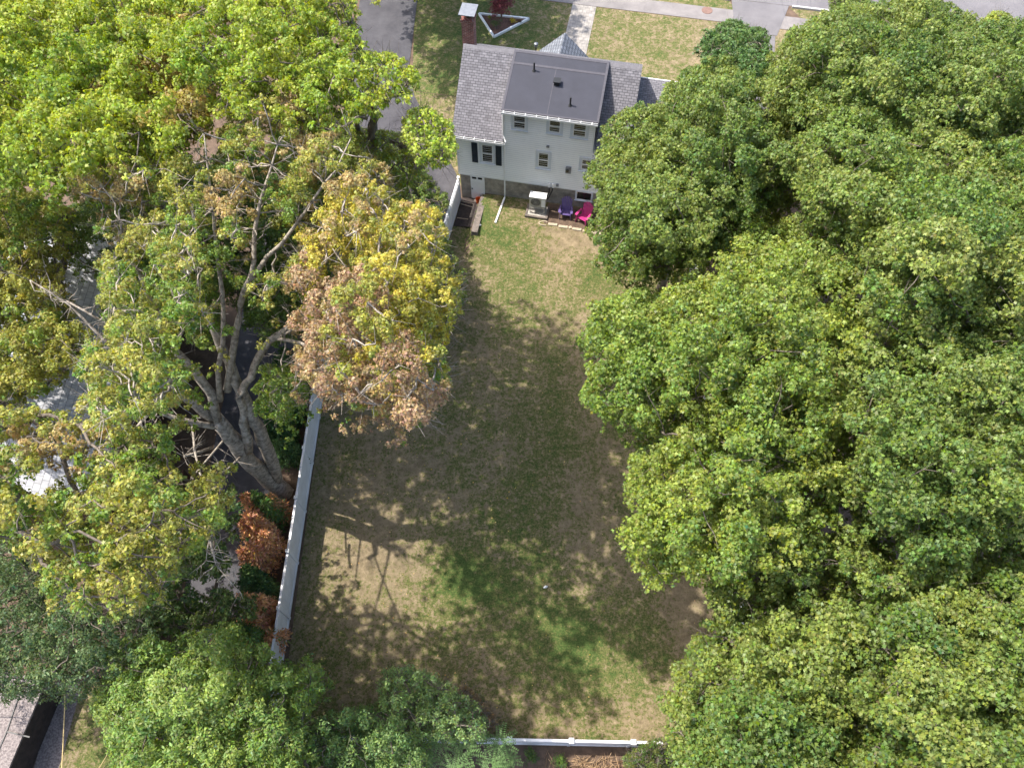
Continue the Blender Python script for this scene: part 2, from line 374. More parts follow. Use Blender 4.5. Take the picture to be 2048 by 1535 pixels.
def clump_tips(c, rad, flat, cols, rng, subs, ntip, dens=1.0):
    """tips of twigs: each lobe is a heap of smaller clumps, each clump a shell of twig ends"""
    T = []; A = []; K = []
    for i in range(len(c)):
        r = rad[i]; ns = max(2, int(subs * (r / 1.1) ** 1.6))
        d = unit(rng.normal(size=(ns, 3))); d[:, 2] = np.where(d[:, 2] < -.25, -d[:, 2], d[:, 2])
        sc = c[i] + d * r * rng.uniform(.55, 1.0, (ns, 1)) * np.array([1, 1, flat])
        for j in range(ns):
            sr = r * rng.uniform(.26, .46); nt_ = max(3, int(ntip * dens * (sr / .42) ** 1.5))
            q = unit(rng.normal(size=(nt_, 3)) + d[j] * .7 + np.array([0, 0, .45]))
            T.append(sc[j] + q * sr * rng.uniform(.55, 1.1, (nt_, 1)) * np.array([1, 1, .75]))
            A.append(unit(q * .6 + np.array([0, 0, .75]) + .2 * rng.normal(size=(nt_, 3))))
            K.append(np.repeat((cols[i] * rng.uniform(.88, 1.12))[None], nt_, 0))
    return np.concatenate(T), np.concatenate(A), np.concatenate(K)

def dist_poly(X, Y, P):
    d = np.full(X.shape, 1e9)
    for i in range(len(P)):
        a = np.array(P[i], float); b = np.array(P[(i + 1) % len(P)], float); e = b - a
        t = np.clip(((X - a[0]) * e[0] + (Y - a[1]) * e[1]) / (e @ e), 0, 1)
        d = np.minimum(d, np.hypot(X - a[0] - t * e[0], Y - a[1] - t * e[1]))
    return d
def seg_d(x, y, L):
    m = 1e9
    for a, b in zip(L[:-1], L[1:]):
        ex, ey = b[0] - a[0], b[1] - a[1]; t = min(1, max(0, ((x - a[0]) * ex + (y - a[1]) * ey) / (ex * ex + ey * ey)))
        m = min(m, math.hypot(x - a[0] - t * ex, y - a[1] - t * ey))
    return m
def crown_lobes(poly, zt, ze, rng, r=(.8, 1.4), sp=1.0, tries=9000, holes=(), rough=.5, avoid=()):
    """lobe centres of a crown whose outline, seen from the air, is the given polygon (photo pixels)"""
    if tries == 9000 and zt > 15: tries = 12000
    P = np.array(poly, float); u = rng.uniform(P[:, 0].min(), P[:, 0].max(), tries); v = rng.uniform(P[:, 1].min(), P[:, 1].max(), tries)
    k = inpoly(u, v, poly); u, v = u[k], v[k]; d = dist_poly(u, v, poly); dm = np.percentile(d, 97)
    out = []; rs = []; uv = []
    for i in range(len(u)):
        f = min(1, d[i] / dm); z = ze + (zt - ze) * math.sqrt(max(0, 1 - (1 - f) ** 2)) + rng.normal(0, rough)
        p = at(u[i], v[i], z); rr = rng.uniform(*r)
        if d[i] < rr * pxm(z, p[1]) * .8: 
            rr = d[i] / pxm(z, p[1]) / .8
            if rr < r[0] * .45: continue
        if any((u[i] - h[0]) ** 2 / h[2] ** 2 + (v[i] - h[1]) ** 2 / h[3] ** 2 < 1 for h in holes): continue
        if any(seg_d(u[i], v[i], L) < wd for L, wd in avoid): continue
        if out and (np.linalg.norm((np.array(out) - p) * np.array([1, 1, .8]), axis=1) < sp * .5 * (rr + np.array(rs))).any(): continue
        out.append(p); rs.append(rr); uv.append((u[i], v[i]))
    return np.array(out), np.array(rs), np.array(uv)

def limbs(mb, base, c, rng, r0, zf, K=6, top=None):
    """trunk, main limbs and the branches out to the lobes"""
    base = np.array(base, float); top = np.array(top if top is not None else (base[0] + rng.normal(0, .3), base[1] + rng.normal(0, .3), zf), float)
    mb.tube([base + (0, 0, -.3), base + (0, 0, .25), base + (top - base) * .5 + rng.normal(0, .06, 3), top], [r0 * 1.5, r0 * 1.1, r0 * .9, r0 * .8], 10)
    mst(mb, [top], c, rng, r0)
def mst(mb, nodes, c, rng, r0, rcap=1.0):
    """branches: every lobe hangs on the nearest piece of wood that leads back to the trunk, thicker toward it"""
    N0 = np.array(nodes, float); n0 = len(N0); P = np.concatenate([N0, c]); n = len(P)
    par = np.full(n, -1); cost = np.full(n, 1e9); depth = np.zeros(n); done = np.zeros(n, bool); done[:n0] = True
    for i in range(n0):
        d = np.linalg.norm(P - P[i], axis=1); k = (d < cost) & ~done; cost[k] = d[k]; par[k] = i
    order = []
    for _ in range(n - n0):
        j = np.argmin(np.where(done, 1e12, cost)); done[j] = True; order.append(j); depth[j] = depth[par[j]] + np.linalg.norm(P[j] - P[par[j]])
        d = np.linalg.norm(P - P[j], axis=1) + .45 * depth[j]; k = (d < cost) & ~done; cost[k] = d[k]; par[k] = j
    load = np.ones(n)
    for j in order[::-1]: load[par[j]] += load[j]
    for j in order:
        i = par[j]; a = P[i]; e = P[j]; rj = min(.013 * math.sqrt(load[j]) + .004, r0 * .6); ri = min(.013 * math.sqrt(load[j]) + .009, r0 * .7)
        L = np.linalg.norm(e - a); m1 = a + (e - a) * .33 + rng.normal(0, .06 * L, 3) + (0, 0, .04 * L); m2 = a + (e - a) * .67 + rng.normal(0, .05 * L, 3)
        mb.tube([a, m1, m2, e], [ri, ri * .95, rj * 1.05, rj], 6 if rj > .03 else 4, cap=False)
        if i >= n0 or True:
            for _ in range(2):
                d = unit(rng.normal(size=3) + (0, 0, .4)); mb.tube([e, e + d * rng.uniform(.4, .8)], [.010, .003], 3, cap=False)

def tree(name, label, polys, base=None, seed=1, r0=.22, zf=3.5, leaf=.118, per=6, shape=LEAF6, subs=10, ntip=29, droop=.45, under=.6,
         bark='bark', group=None, K=6, flat=.75, holes=(), material='leaf', cat='tree', dens=1.0, extra=None, mixc=None, rough=.8, avoid=()):
    """polys: list of (outline, top height, edge height, palette, lobe radii, spacing)"""
    rng = np.random.default_rng(seed); Cs = []; Rs = []; Ks = []
    for poly, zt, ze, pal, rr, sp in polys:
        c, r, uv = crown_lobes(poly, zt, ze, rng, rr, sp, holes=holes, rough=rough, avoid=avoid)
        if not len(c): continue
        if callable(pal): cc = np.array([pal(uv[i][0], uv[i][1], rng) for i in range(len(c))])
        else:
            pa = np.array(pal, float); t = rng.uniform(0, 1, len(c)); cc = pa[0] + (pa[1] - pa[0]) * t[:, None]
        Cs.append(c); Rs.append(r); Ks.append(cc)
    c = np.concatenate(Cs); r = np.concatenate(Rs); cc = np.concatenate(Ks)
    if base is None: base = (c[:, 0].mean(), c[:, 1].mean())
    bz = float(gh(np.array(base[0]), np.array(base[1])))
    root = empty(name, (base[0], base[1], bz), 0, label, cat, group)
    off = np.array([base[0], base[1], bz])
    T, A, Kc = clump_tips(c, r, flat, cc, rng, subs, ntip, dens)
    if under > 0:
        m = (rng.random(len(c)) < under) & (c[:, 2] > zf + 2.2)
        if m.any():
            c2 = c[m].copy(); c2[:, :2] = off[:2] + (c2[:, :2] - off[:2]) * .9; c2[:, 2] -= rng.uniform(1.5, 2.6, m.sum())
            T2, A2, K2 = clump_tips(c2, r[m], flat, cc[m], rng, subs * .6, ntip, dens * .6)
            T = np.concatenate([T, T2]); A = np.concatenate([A, A2]); Kc = np.concatenate([Kc, K2])
    NLEAF[0] += len(T) * per
    leaf_mesh('crown', T - off, A, Kc, rng, leaf, per, shape, droop, root, M[material], mixc=mixc)
    mb = MB()
    if extra: extra(mb, off, c - off, rng)
    else: limbs(mb, (0, 0, 0), c - off, rng, r0, zf, K)
    mb.build('trunk', M[bark], root, smooth=True)
    return root

G = dict(mid=((.105, .172, .040), (.19, .243, .058)), ygreen=((.18, .25, .045), (.26, .30, .06)), dark=((.075, .145, .042), (.115, .19, .055)),
         lime=((.25, .36, .05), (.34, .41, .065)), olive=((.19, .21, .05), (.25, .25, .06)), ash=((.145, .235, .055), (.225, .31, .075)), blue=((.09, .15, .065), (.145, .21, .085)))

def lerp(a, b, t): return np.array(a) * (1 - t) + np.array(b) * t
def pal_r3(u, v, rng):
    t = rng.uniform(0, 1); c = lerp((.145, .22, .045), (.245, .30, .06), t)
    if u < 1330 and v < 900: c = lerp(c, (.16, .25, .055), .5)
    return c
GR = 'maples crowding the right side of the yard'
# ---- the maples on the right
tree('maple_tree', 'deep green maple whose boughs hang over the right end of the white house',
     [([(1330, 215), (1290, 205), (1205, 240), (1215, 290), (1175, 345), (1180, 385), (1210, 425), (1172, 455), (1190, 505), (1215, 545), (1290, 550), (1350, 545), (1420, 520), (1500, 440), (1600, 400), (1640, 300), (1600, 200), (1545, 150), (1480, 100), (1410, 130), (1350, 150), (1320, 180)], 12.0, 6.5, G['mid'], (.8, 1.35), .95)],
     seed=11, group=GR, under=.8)
tree('maple_tree', 'small dark maple crown poking out over the front lawn beside the street driveway',
     [([(1455, 40), (1530, 60), (1540, 110), (1510, 170), (1450, 190), (1410, 150), (1405, 85)], 9.5, 7.0, G['dark'], (.6, 1.0), .9)], seed=12, group=GR)
tree('maple_tree', 'broad green maple next to the street in the upper right corner',
     [([(1545, 100), (1600, 55), (1640, 30), (1740, 10), (1850, -10), (1960, 45), (2060, 55), (2250, 60), (2250, 330), (2040, 330), (1880, 275), (1740, 330), (1600, 290), (1520, 170)], 13.0, 9.0, G['mid'], (.9, 1.5), .95)], seed=13, group=GR)
tree('maple_tree', 'big yellow green maple filling the middle right, leaning over the lawn',
     [([(1250, 590), (1190, 600), (1160, 700), (1170, 800), (1240, 850), (1310, 880), (1255, 945), (1290, 1000), (1262, 1060), (1265, 1140), (1320, 1175), (1385, 1140), (1450, 1170), (1560, 1140), (1660, 1050), (1700, 900), (1720, 700), (1720, 560), (1640, 450), (1520, 430), (1400, 545), (1330, 580)], 13.5, 6.5, pal_r3, (.8, 1.45), .92)],
     seed=14, group=GR, holes=((1432, 855, 22, 38), (1440, 1035, 22, 20), (1455, 1160, 22, 45), (1330, 900, 40, 22)), under=.5)
tree('maple_tree', 'light green maple at the right edge behind the big yellow green one',
     [([(1600, 430), (1590, 330), (1640, 240), (1760, 230), (1850, 240), (2000, 280), (2240, 300), (2240, 650), (2000, 660), (1850, 700), (1740, 690), (1690, 560)], 14.0, 10.0, lambda u, v, g: lerp((.125, .20, .045), (.22, .27, .07), g.uniform()), (.9, 1.5), .95)], seed=15, group=GR)
tree('maple_tree', 'green maple at the right edge halfway down with drooping leaf bunches',
     [([(1700, 690), (1850, 690), (2040, 640), (2250, 640), (2250, 1120), (2040, 1100), (1900, 1120), (1760, 1090), (1680, 1000), (1700, 850)], 14.0, 9.5, G['mid'], (.9, 1.5), .95)], seed=16, group=GR)
tree('maple_tree', 'low shady maple squeezed below the big yellow green one',
     [([(1440, 1150), (1560, 1130), (1700, 1050), (1780, 1090), (1760, 1180), (1600, 1220), (1500, 1270), (1430, 1240)], 9.5, 6.5, G['mid'], (.8, 1.2), .95)], seed=17, group=GR)
tree('maple_tree', 'rounded green maple at the bottom right next to the end of the back fence',
     [([(1400, 1240), (1500, 1260), (1570, 1180), (1680, 1150), (1740, 1250), (1750, 1400), (1760, 1700), (1400, 1700), (1345, 1500), (1330, 1440), (1350, 1350), (1380, 1300)], 11.5, 6.0, G['mid'], (.8, 1.4), .9)], seed=18, group=GR)
tree('maple_tree', 'dense green maple in the bottom right corner',
     [([(1690, 1160), (1850, 1110), (2050, 1100), (2260, 1110), (2260, 1720), (1720, 1720), (1720, 1400)], 12.5, 8.5, G['mid'], (.9, 1.5), .92)], seed=19, group=GR)
tree('golden_tree', 'small bright yellow green tree by the street at the far right',
     [([(1960, 40), (2000, 20), (2040, 60), (2020, 110), (1970, 100)], 9.5, 8.0, ((.19, .26, .04), (.27, .32, .05)), (.6, .9), .9)], seed=20)
tree('street_tree', 'thin green tree standing in the grass verge along the street',
     [([(1660, -30), (1720, -30), (1740, 30), (1720, 75), (1685, 80), (1665, 40)], 6.5, 4.5, G['mid'], (.5, .8), .95)], seed=21, r0=.1, zf=2)

# ---- left: green maples at the back
GL = 'leafy trees on the left beside the driveway'
def pal_l1(u, v, rng):
    c = lerp((.20, .295, .04), (.33, .39, .055), rng.uniform())
    if 220 < u < 430 and 0 < v < 260 and rng.random() < .3: c = lerp((.33, .29, .08), (.38, .29, .10), rng.uniform())
    return c
tree('maple_tree', 'tall lime green maple at the top between the driveway and the corner maple',
     [([(360, -60), (640, -50), (660, 60), (650, 180), (620, 260), (540, 260), (420, 230), (350, 120)], 18.0, 17.0, pal_l1, (.6, 1.0), .92)], seed=31, group=GL, leaf=.105, ntip=30, rough=.4, under=.1)
tree('maple_tree', 'bright lime green maple whose boughs reach past the grey driveway to the house corner',
     [([(620, -50), (705, -50), (715, 40), (730, 100), (800, 112), (838, 160), (820, 200), (760, 215), (740, 250), (640, 280), (590, 200)], 18.0, 17.2, pal_l1, (.5, .95), .9),
      ([(850, 210), (905, 250), (905, 300), (890, 340), (830, 325), (800, 270), (815, 225)], 17.0, 16.4, G['lime'], (.4, .7), .85),
      ([(700, 250), (810, 270), (860, 340), (800, 400), (720, 330)], 14.0, 13.0, G['ygreen'], (.5, .8), 1.0)],
     seed=35, group=GL, leaf=.105, ntip=30, under=0, rough=.35, zf=5, base=(-10.4, 25.0), r0=.32)
tree('street_tree', 'tall tree past the lime green maples, shading the top of the grey driveway',
     [([(690, -420), (1010, -400), (1020, -200), (900, -120), (820, -50), (720, -25), (660, -250)], 9.0, 7.6, pal_l1, (.8, 1.2), 1.0)], seed=36, under=.3)
tree('maple_tree', 'tall yellow green maple in the upper left corner with brown tinged tips',
     [([(-200, -60), (400, -60), (400, 150), (430, 260), (330, 350), (200, 380), (60, 380), (-200, 380)], 16.5, 14.5, pal_l1, (.8, 1.4), 1.0)], seed=32, group=GL, leaf=.115, ntip=28, under=.4)
tree('maple_tree', 'low dark green tree between the grey driveway and the fence by the white house',
     [([(700, 260), (800, 270), (860, 350), (900, 410), (880, 440), (920, 540), (935, 560), (915, 640), (880, 650), (860, 560), (780, 420), (700, 380)], 2.7, 1.6, G['mid'], (.5, .8), .85)], seed=33, group=GL, rough=.25, zf=1.3, under=0)
tree('maple_tree', 'mid green maple behind the brown tipped limbs near the house driveway',
     [([(560, 230), (700, 240), (780, 330), (800, 430), (700, 420), (600, 420), (520, 330)], 7.5, 5.0, G['ygreen'], (.7, 1.1), 1.0)], seed=34, group=GL)
# ---- the big turning maple with its bare limbs
YEL = ((.36, .345, .06), (.45, .41, .075)); ORG = ((.33, .27, .11), (.42, .34, .15)); PNK = ((.32, .235, .135), (.40, .295, .17)); OLV = ((.23, .26, .055), (.33, .335, .08)); GRN = ((.14, .23, .045), (.21, .29, .06))
def pal_big(u, v, rng):
    t = rng.uniform()
    def inn(cx, cy, rx, ry): return ((u - cx) / rx) ** 2 + ((v - cy) / ry) ** 2 < 1
    if inn(650, 600, 95, 60) or inn(660, 730, 110, 70) or inn(800, 790, 80, 60): P = PNK if rng.random() < .65 else ORG if rng.random() < .5 else OLV
    elif inn(720, 460, 120, 120): P = (YEL, ORG, OLV)[rng.integers(3)]
    elif u > 740 and v < 720: P = YEL if rng.random() < .5 else OLV
    elif inn(580, 260, 90, 80) or inn(700, 330, 60, 60): P = ORG if rng.random() < .6 else OLV
    elif inn(170, 400, 60, 50) or inn(250, 380, 60, 50) or inn(480, 400, 60, 50): P = ORG if rng.random() < .7 else OLV
    elif inn(100, 560, 90, 60): P = YEL if rng.random() < .3 else OLV
    elif inn(110, 920, 90, 50): P = ORG
    else: P = OLV if rng.random() < .6 else GRN
    return lerp(P[0], P[1], t)
LIMBS = [  # (photo u, v, height, radius) of the limbs the photo shows
    [(565, 985, -.2, .50), (563, 980, .3, .42), (520, 941, 2.2, .36), (477, 895, 4.2, .33), (454, 867, 5.3, .30), (434, 840, 6.2, .27)],
    [(552, 960, 1.2, .30), (536, 902, 3.2, .28), (520, 859, 4.8, .25), (501, 824, 6.0, .22), (470, 760, 7.6, .20), (440, 690, 9.2, .16), (418, 640, 10.2, .13)],
    [(497, 900, 4.0, .20), (487, 844, 5.8, .17), (479, 797, 7.2, .14), (491, 766, 7.8, .13), (509, 730, 8.4, .13), (540, 680, 9.3, .12), (591, 637, 10.2, .10), (626, 598, 10.8, .08), (684, 543, 11.6, .05), (720, 500, 12.0, .03)],
    [(548, 676, 9.3, .07), (575, 680, 9.7, .06), (630, 699, 10.2, .055), (669, 713, 10.4, .045), (739, 719, 10.8, .03)],
    [(552, 668, 9.4, .06), (591, 660, 9.9, .05), (696, 654, 10.8, .03)],
    [(434, 840, 6.2, .19), (395, 750, 8.2, .16), (368, 719, 9.0, .14), (350, 680, 9.8, .12), (305, 609, 11.2, .10), (290, 566, 12.0, .08), (251, 504, 13.0, .06), (240, 440, 13.6, .03)],
    [(423, 835, 6.3, .17), (387, 805, 7.3, .15), (348, 766, 8.4, .13), (302, 723, 9.6, .10), (240, 690, 10.6, .07)],
    [(434, 852, 6.0, .13), (384, 844, 6.9, .10), (340, 832, 7.4, .08), (318, 822, 7.8, .05)],
    [(455, 780, 7.2, .14), (470, 676, 9.6, .11), (477, 637, 10.3, .10), (489, 578, 11.3, .09), (501, 555, 11.7, .08), (508, 485, 12.6, .07), (516, 426, 13.3, .06), (531, 371, 13.9, .045), (555, 289, 14.6, .02)],
    [(440, 800, 7.0, .11), (446, 684, 9.6, .08), (445, 586, 11.3, .07), (430, 469, 12.8, .055), (420, 375, 13.8, .04), (408, 266, 14.8, .015)],
    [(494, 565, 11.5, .08), (535, 512, 12.4, .07), (563, 488, 12.8, .06), (625, 402, 13.8, .045), (672, 340, 14.4, .035), (703, 274, 14.9, .015)],
    [(384, 848, 6.8, .045), (389, 900, 7.0, .04), (410, 983, 7.2, .036), (418, 1074, 7.2, .03), (432, 1128, 7.0, .024), (467, 1169, 6.7, .02)],
    [(418, 1080, 7.2, .02), (412, 1120, 7.0, .012)], [(411, 1020, 7.2, .02), (447, 1120, 6.8, .008)],
    [(423, 895, 5.2, .06), (368, 912, 6.0, .05)], [(454, 872, 5.2, .05), (392, 945, 5.8, .03)], [(490, 905, 4.0, .05), (452, 940, 4.6, .035)],
    [(302, 723, 9.6, .08), (230, 700, 10.4, .06), (140, 610, 11.5, .045), (60, 560, 12.2, .02)],
    [(348, 766, 8.3, .06), (230, 905, 9.0, .045), (185, 1030, 9.2, .03)],
    [(305, 609, 11.2, .06), (200, 640, 11.8, .045), (130, 600, 12.2, .03)],
]
def zmap(z): return z * 1.42 if z < 6.2 else 8.8 + (z - 6.2) * 1.12
def big_extra(mb, off, c, rng):
    ends = []
    for L in LIMBS:
        P = [at(u, v, zmap(z)) - off for u, v, z, r in L]; rr = [q[3] for q in L]
        Q = [P[0]]; q2 = [rr[0]]
        for i in range(len(P) - 1):
            for t in (.5, 1.0):
                p = P[i] * (1 - t) + P[i + 1] * t
                if t == .5: p = p + rng.normal(0, min(.09, rr[i] * .5), 3)
                Q.append(p); q2.append(rr[i] * (1 - t) + rr[i + 1] * t)
        mb.tube(Q, q2, 12 if rr[0] > .1 else 6, knob=True)
        ends += Q[len(Q) // 3:] if L[0][2] > 4 else []
        # bare side twigs on the thin limbs
        if L[0][3] < .2 or L[-1][3] < .04:
            for i in range(len(Q) // 2, len(Q)):
                for _ in range(2):
                    d = unit(rng.normal(size=3) + (0, 0, .5)); ln = rng.uniform(.4, 1.0); e = Q[i] + d * ln
                    mb.tube([Q[i], Q[i] + d * ln * .5 + rng.normal(0, .08, 3), e], [.02, .014, .005], 4)
                    for _ in range(3):
                        d2 = unit(d + rng.normal(0, .6, 3)); s_ = Q[i] + (e - Q[i]) * rng.uniform(.4, .9); mb.tube([s_, s_ + d2 * rng.uniform(.25, .6)], [.009, .004], 3)
    mst(mb, ends, c, rng, .042)
HB = [(440, 790, 95, 60), (400, 900, 70, 75), (500, 860, 60, 80), (520, 930, 55, 70), (215, 490, 62, 26), (290, 470, 26, 18), (470, 1080, 50, 130), (100, 960, 60, 60), (190, 960, 35, 60), (40, 640, 28, 30), (110, 800, 55, 30), (190, 770, 40, 26), (450, 700, 30, 70), (560, 590, 30, 30), (530, 470, 30, 50), (690, 655, 40, 18)]
tree('maple_tree', 'huge forked maple turning yellow and rust with bare pale limbs, beside the left fence',
     [([(640, 380), (700, 290), (770, 330), (790, 400), (880, 430), (885, 500), (915, 560), (928, 620), (880, 690), (900, 760), (850, 860), (770, 830), (640, 790), (580, 730), (560, 600), (600, 480)], 18.0, 14.5, pal_big, (.4, .8), .92),
      ([(480, 200), (600, 190), (720, 260), (740, 320), (640, 400), (560, 470), (470, 460), (300, 420), (150, 400), (130, 340), (280, 320), (420, 300)], 17.0, 14.5, pal_big, (.4, .8), 1.08),
      ([(190, 440), (420, 430), (560, 450), (560, 600), (470, 640), (420, 640), (300, 700), (210, 640)], 18.0, 16, pal_big, (.4, .8), 1.15),
      ([(190, 640), (330, 640), (380, 740), (340, 820), (200, 860), (150, 760)], 18.5, 17.0, pal_big, (.45, .8), 1.0),
      ([(690, 420), (860, 470), (890, 600), (850, 740), (700, 770), (610, 650)], 11.3, 10.2, OLV, (.5, .85), .95),
      ([(210, 560), (420, 550), (450, 640), (340, 730), (220, 700)], 10.5, 9.2, GRN, (.5, .85), 1.0),
      ([(500, 730), (600, 740), (620, 800), (560, 840), (500, 830)], 11.5, 10.0, GRN, (.45, .7), .95)],
     base=tuple(at(565, 985, 0)[:2]), seed=41, bark='bark_pale', holes=HB, avoid=[(LIMBS[2], 34), (LIMBS[3], 22), (LIMBS[5], 30), (LIMBS[8], 36), (LIMBS[9], 34), (LIMBS[10], 34), (LIMBS[11], 30), (LIMBS[15], 20), (LIMBS[17][1:], 22)], extra=big_extra, under=.3, leaf=.080, per=8, ntip=52)
tree('maple_tree', 'shaded green maple filling the gaps beneath the huge forked maple',
     [([(300, 330), (640, 300), (690, 420), (650, 640), (560, 700), (480, 640), (380, 660), (300, 560), (160, 560), (110, 430)], 8.0, 6.0, ((.10, .175, .045), (.17, .235, .06)), (.6, 1.1), .95)],
     seed=50, group=GL, leaf=.105, holes=((215, 490, 66, 26), (290, 470, 26, 18), (450, 640, 40, 50)), under=0)
tree('maple_tree', 'green and gold maple over the grey tiled roof at the left edge',
     [([(-200, 380), (60, 380), (170, 430), (130, 560), (170, 700), (90, 820), (-200, 820)], 10.5, 8.0, pal_big, (.5, 1.0), .95),
      ([(-200, 800), (100, 820), (240, 860), (330, 850), (360, 930), (440, 880), (480, 960), (460, 1060), (380, 1100), (330, 1200), (230, 1240), (100, 1200), (60, 1100), (-200, 1060)], 15.5, 13.5, pal_big, (.45, .9), 1.08)],
     seed=42, group=GL, holes=HB, under=0, leaf=.098, per=7, ntip=34, base=tuple(at(150, 900, 0)[:2]))
tree('dark_tree', 'dark bluish green tree above the flat gravelly roof at lower left',
     [([(-200, 1060), (60, 1090), (130, 1190), (260, 1230), (330, 1200), (300, 1290), (240, 1330), (190, 1390), (110, 1380), (60, 1400), (-200, 1400)], 8.0, 5.5, G['blue'], (.6, 1.1), .95)], seed=43, leaf=.11, per=5, shape=LEAF4, ntip=30, group=GL)
tree('maple_tree', 'low green maple in the gap between driveway and tiled roof',
     [([(330, 1010), (450, 990), (480, 930), (470, 1060), (440, 1180), (520, 1190), (500, 1240), (400, 1260), (330, 1270), (210, 1250), (240, 1200)], 5.5, 4.0, ((.06, .115, .035), (.12, .165, .045)), (.5, .9), 1.05)], seed=44, group=GL, r0=.13, zf=1.6, under=.2,
     holes=((470, 1080, 45, 70), (400, 1180, 35, 40), (340, 1080, 25, 60)))
tree('ash_tree', 'light green narrow leaved tree over the lower end of the left fence',
     [([(215, 1260), (330, 1290), (400, 1250), (480, 1280), (560, 1320), (640, 1330), (650, 1370), (610, 1450), (640, 1560), (560, 1720), (260, 1720), (240, 1530), (215, 1450), (185, 1390), (230, 1330)], 7.5, 4.5, G['ash'], (.6, 1.15), .95)],
     seed=45, leaf=.125, per=8, shape=LEAF4, ntip=26, droop=.15, under=.5)
tree('shrub', 'bluish green leafy shrub at the lawn edge by the back fence',
     [([(760, 1340), (840, 1335), (900, 1370), (960, 1420), (985, 1480), (900, 1480), (820, 1460), (770, 1420), (760, 1380)], 4.0, 2.6, ((.145, .235, .09), (.22, .32, .11)), (.5, .8), .85)], seed=46, leaf=.11, per=6, shape=LEAF4, ntip=30, r0=.06, zf=.8, cat='shrub')
tree('shrub', 'dark green shrub between the pale ash leaves and the bluish shrub',
     [([(600, 1460), (680, 1420), (780, 1410), (860, 1470), (860, 1600), (620, 1640), (600, 1550)], 4.0, 2.4, ((.13, .225, .075), (.20, .30, .10)), (.5, .9), .9)], seed=47, leaf=.11, per=6, shape=LEAF4, ntip=30, r0=.06, zf=.8, cat='shrub')
tree('brown_shrub', 'sparse rusty olive shrub with dying leaves at the lawn edge',
     [([(880, 1385), (930, 1370), (985, 1420), (1000, 1455), (960, 1465), (910, 1430)], 2.0, 1.2, ((.14, .10, .05), (.20, .15, .08)), (.35, .55), .95)], seed=48, leaf=.08, per=5, shape=LEAF4, ntip=16, r0=.04, zf=.4, cat='shrub', dens=.6)
tree('shrub', 'orange flecked green shrub outside the right end of the back fence',
     [([(1260, 1500), (1330, 1475), (1400, 1480), (1400, 1620), (1280, 1620), (1255, 1550)], 2.4, 1.6, lambda u, v, g: lerp((.07, .13, .03), (.14, .15, .035), g.uniform()), (.4, .7), .8)], seed=49, leaf=.08, per=6, shape=LEAF4, ntip=30, r0=.05, zf=.5, cat='shrub')
print("leaves", NLEAF[0])

# sumac with long feathered leaves, outside the back fence
def frond_shrub(name, label, pts, seed, L=.55, col=(.085, .15, .04)):
    rng = np.random.default_rng(seed); P = np.array([at(*p) for p in pts]); b = P.mean(0); b[2] = 0
    root = empty(name, tuple(b), 0, label, 'shrub'); T = []; A = []; mb = MB(); V = []; F = []; K = []
    for p in P - b:
        mb.tube([(p[0] * .2, p[1] * .2, 0), (p[0] * .7, p[1] * .7, p[2] * .7), tuple(p)], [.03, .02, .012], 5)
        for k in range(11):
            a = 2 * pi * k / 11 + rng.uniform(0, .4); ln = L * rng.uniform(.8, 1.2)
            for j in range(1, 10):
                t = j / 9; q = p + np.array([cos(a), sin(a), 0]) * ln * t + (0, 0, .18 * sin(t * pi * .75) - .22 * t * t)
                for sd in (-1, 1):
                    d = np.array([cos(a + sd * 1.15), sin(a + sd * 1.15), -.15]); w_ = np.array([-d[1], d[0], 0]); l_ = .17 * (1.15 - t * .55)
                    n = len(V); V += [q, q + d * l_ * .5 + w_ * .022, q + d * l_, q + d * l_ * .5 - w_ * .022]; F.append((n, n + 1, n + 2, n + 3))
                    K += [np.array(col) * rng.uniform(.8, 1.25)] * 4
    m2 = MB(); m2.add(V, F); o = m2.build('foliage', M['leaf'], root)
    ca = o.data.color_attributes.new("Col", 'FLOAT_COLOR', 'POINT'); ca.data.foreach_set("color", np.column_stack([np.array(K), np.ones(len(K))]).astype(np.float32).ravel())
    mb.build('stem', M['bark'], root)
frond_shrub('sumac', 'feathery sumac with long fern like leaves behind the back fence',
            [(880, 1480, 4.3), (930, 1500, 4.2), (980, 1530, 3.6), (850, 1530, 4.3), (910, 1540, 4.5), (1000, 1485, 3.4), (945, 1455, 4.0), (810, 1510, 4.2)], 5, .62, (.13, .225, .07))
frond_shrub('sumac', 'smaller sumac with drooping leaves at the end of the green clump by the fence', [(1015, 1520, 2.6), (1000, 1560, 2.8)], 6, .5, (.13, .21, .07))

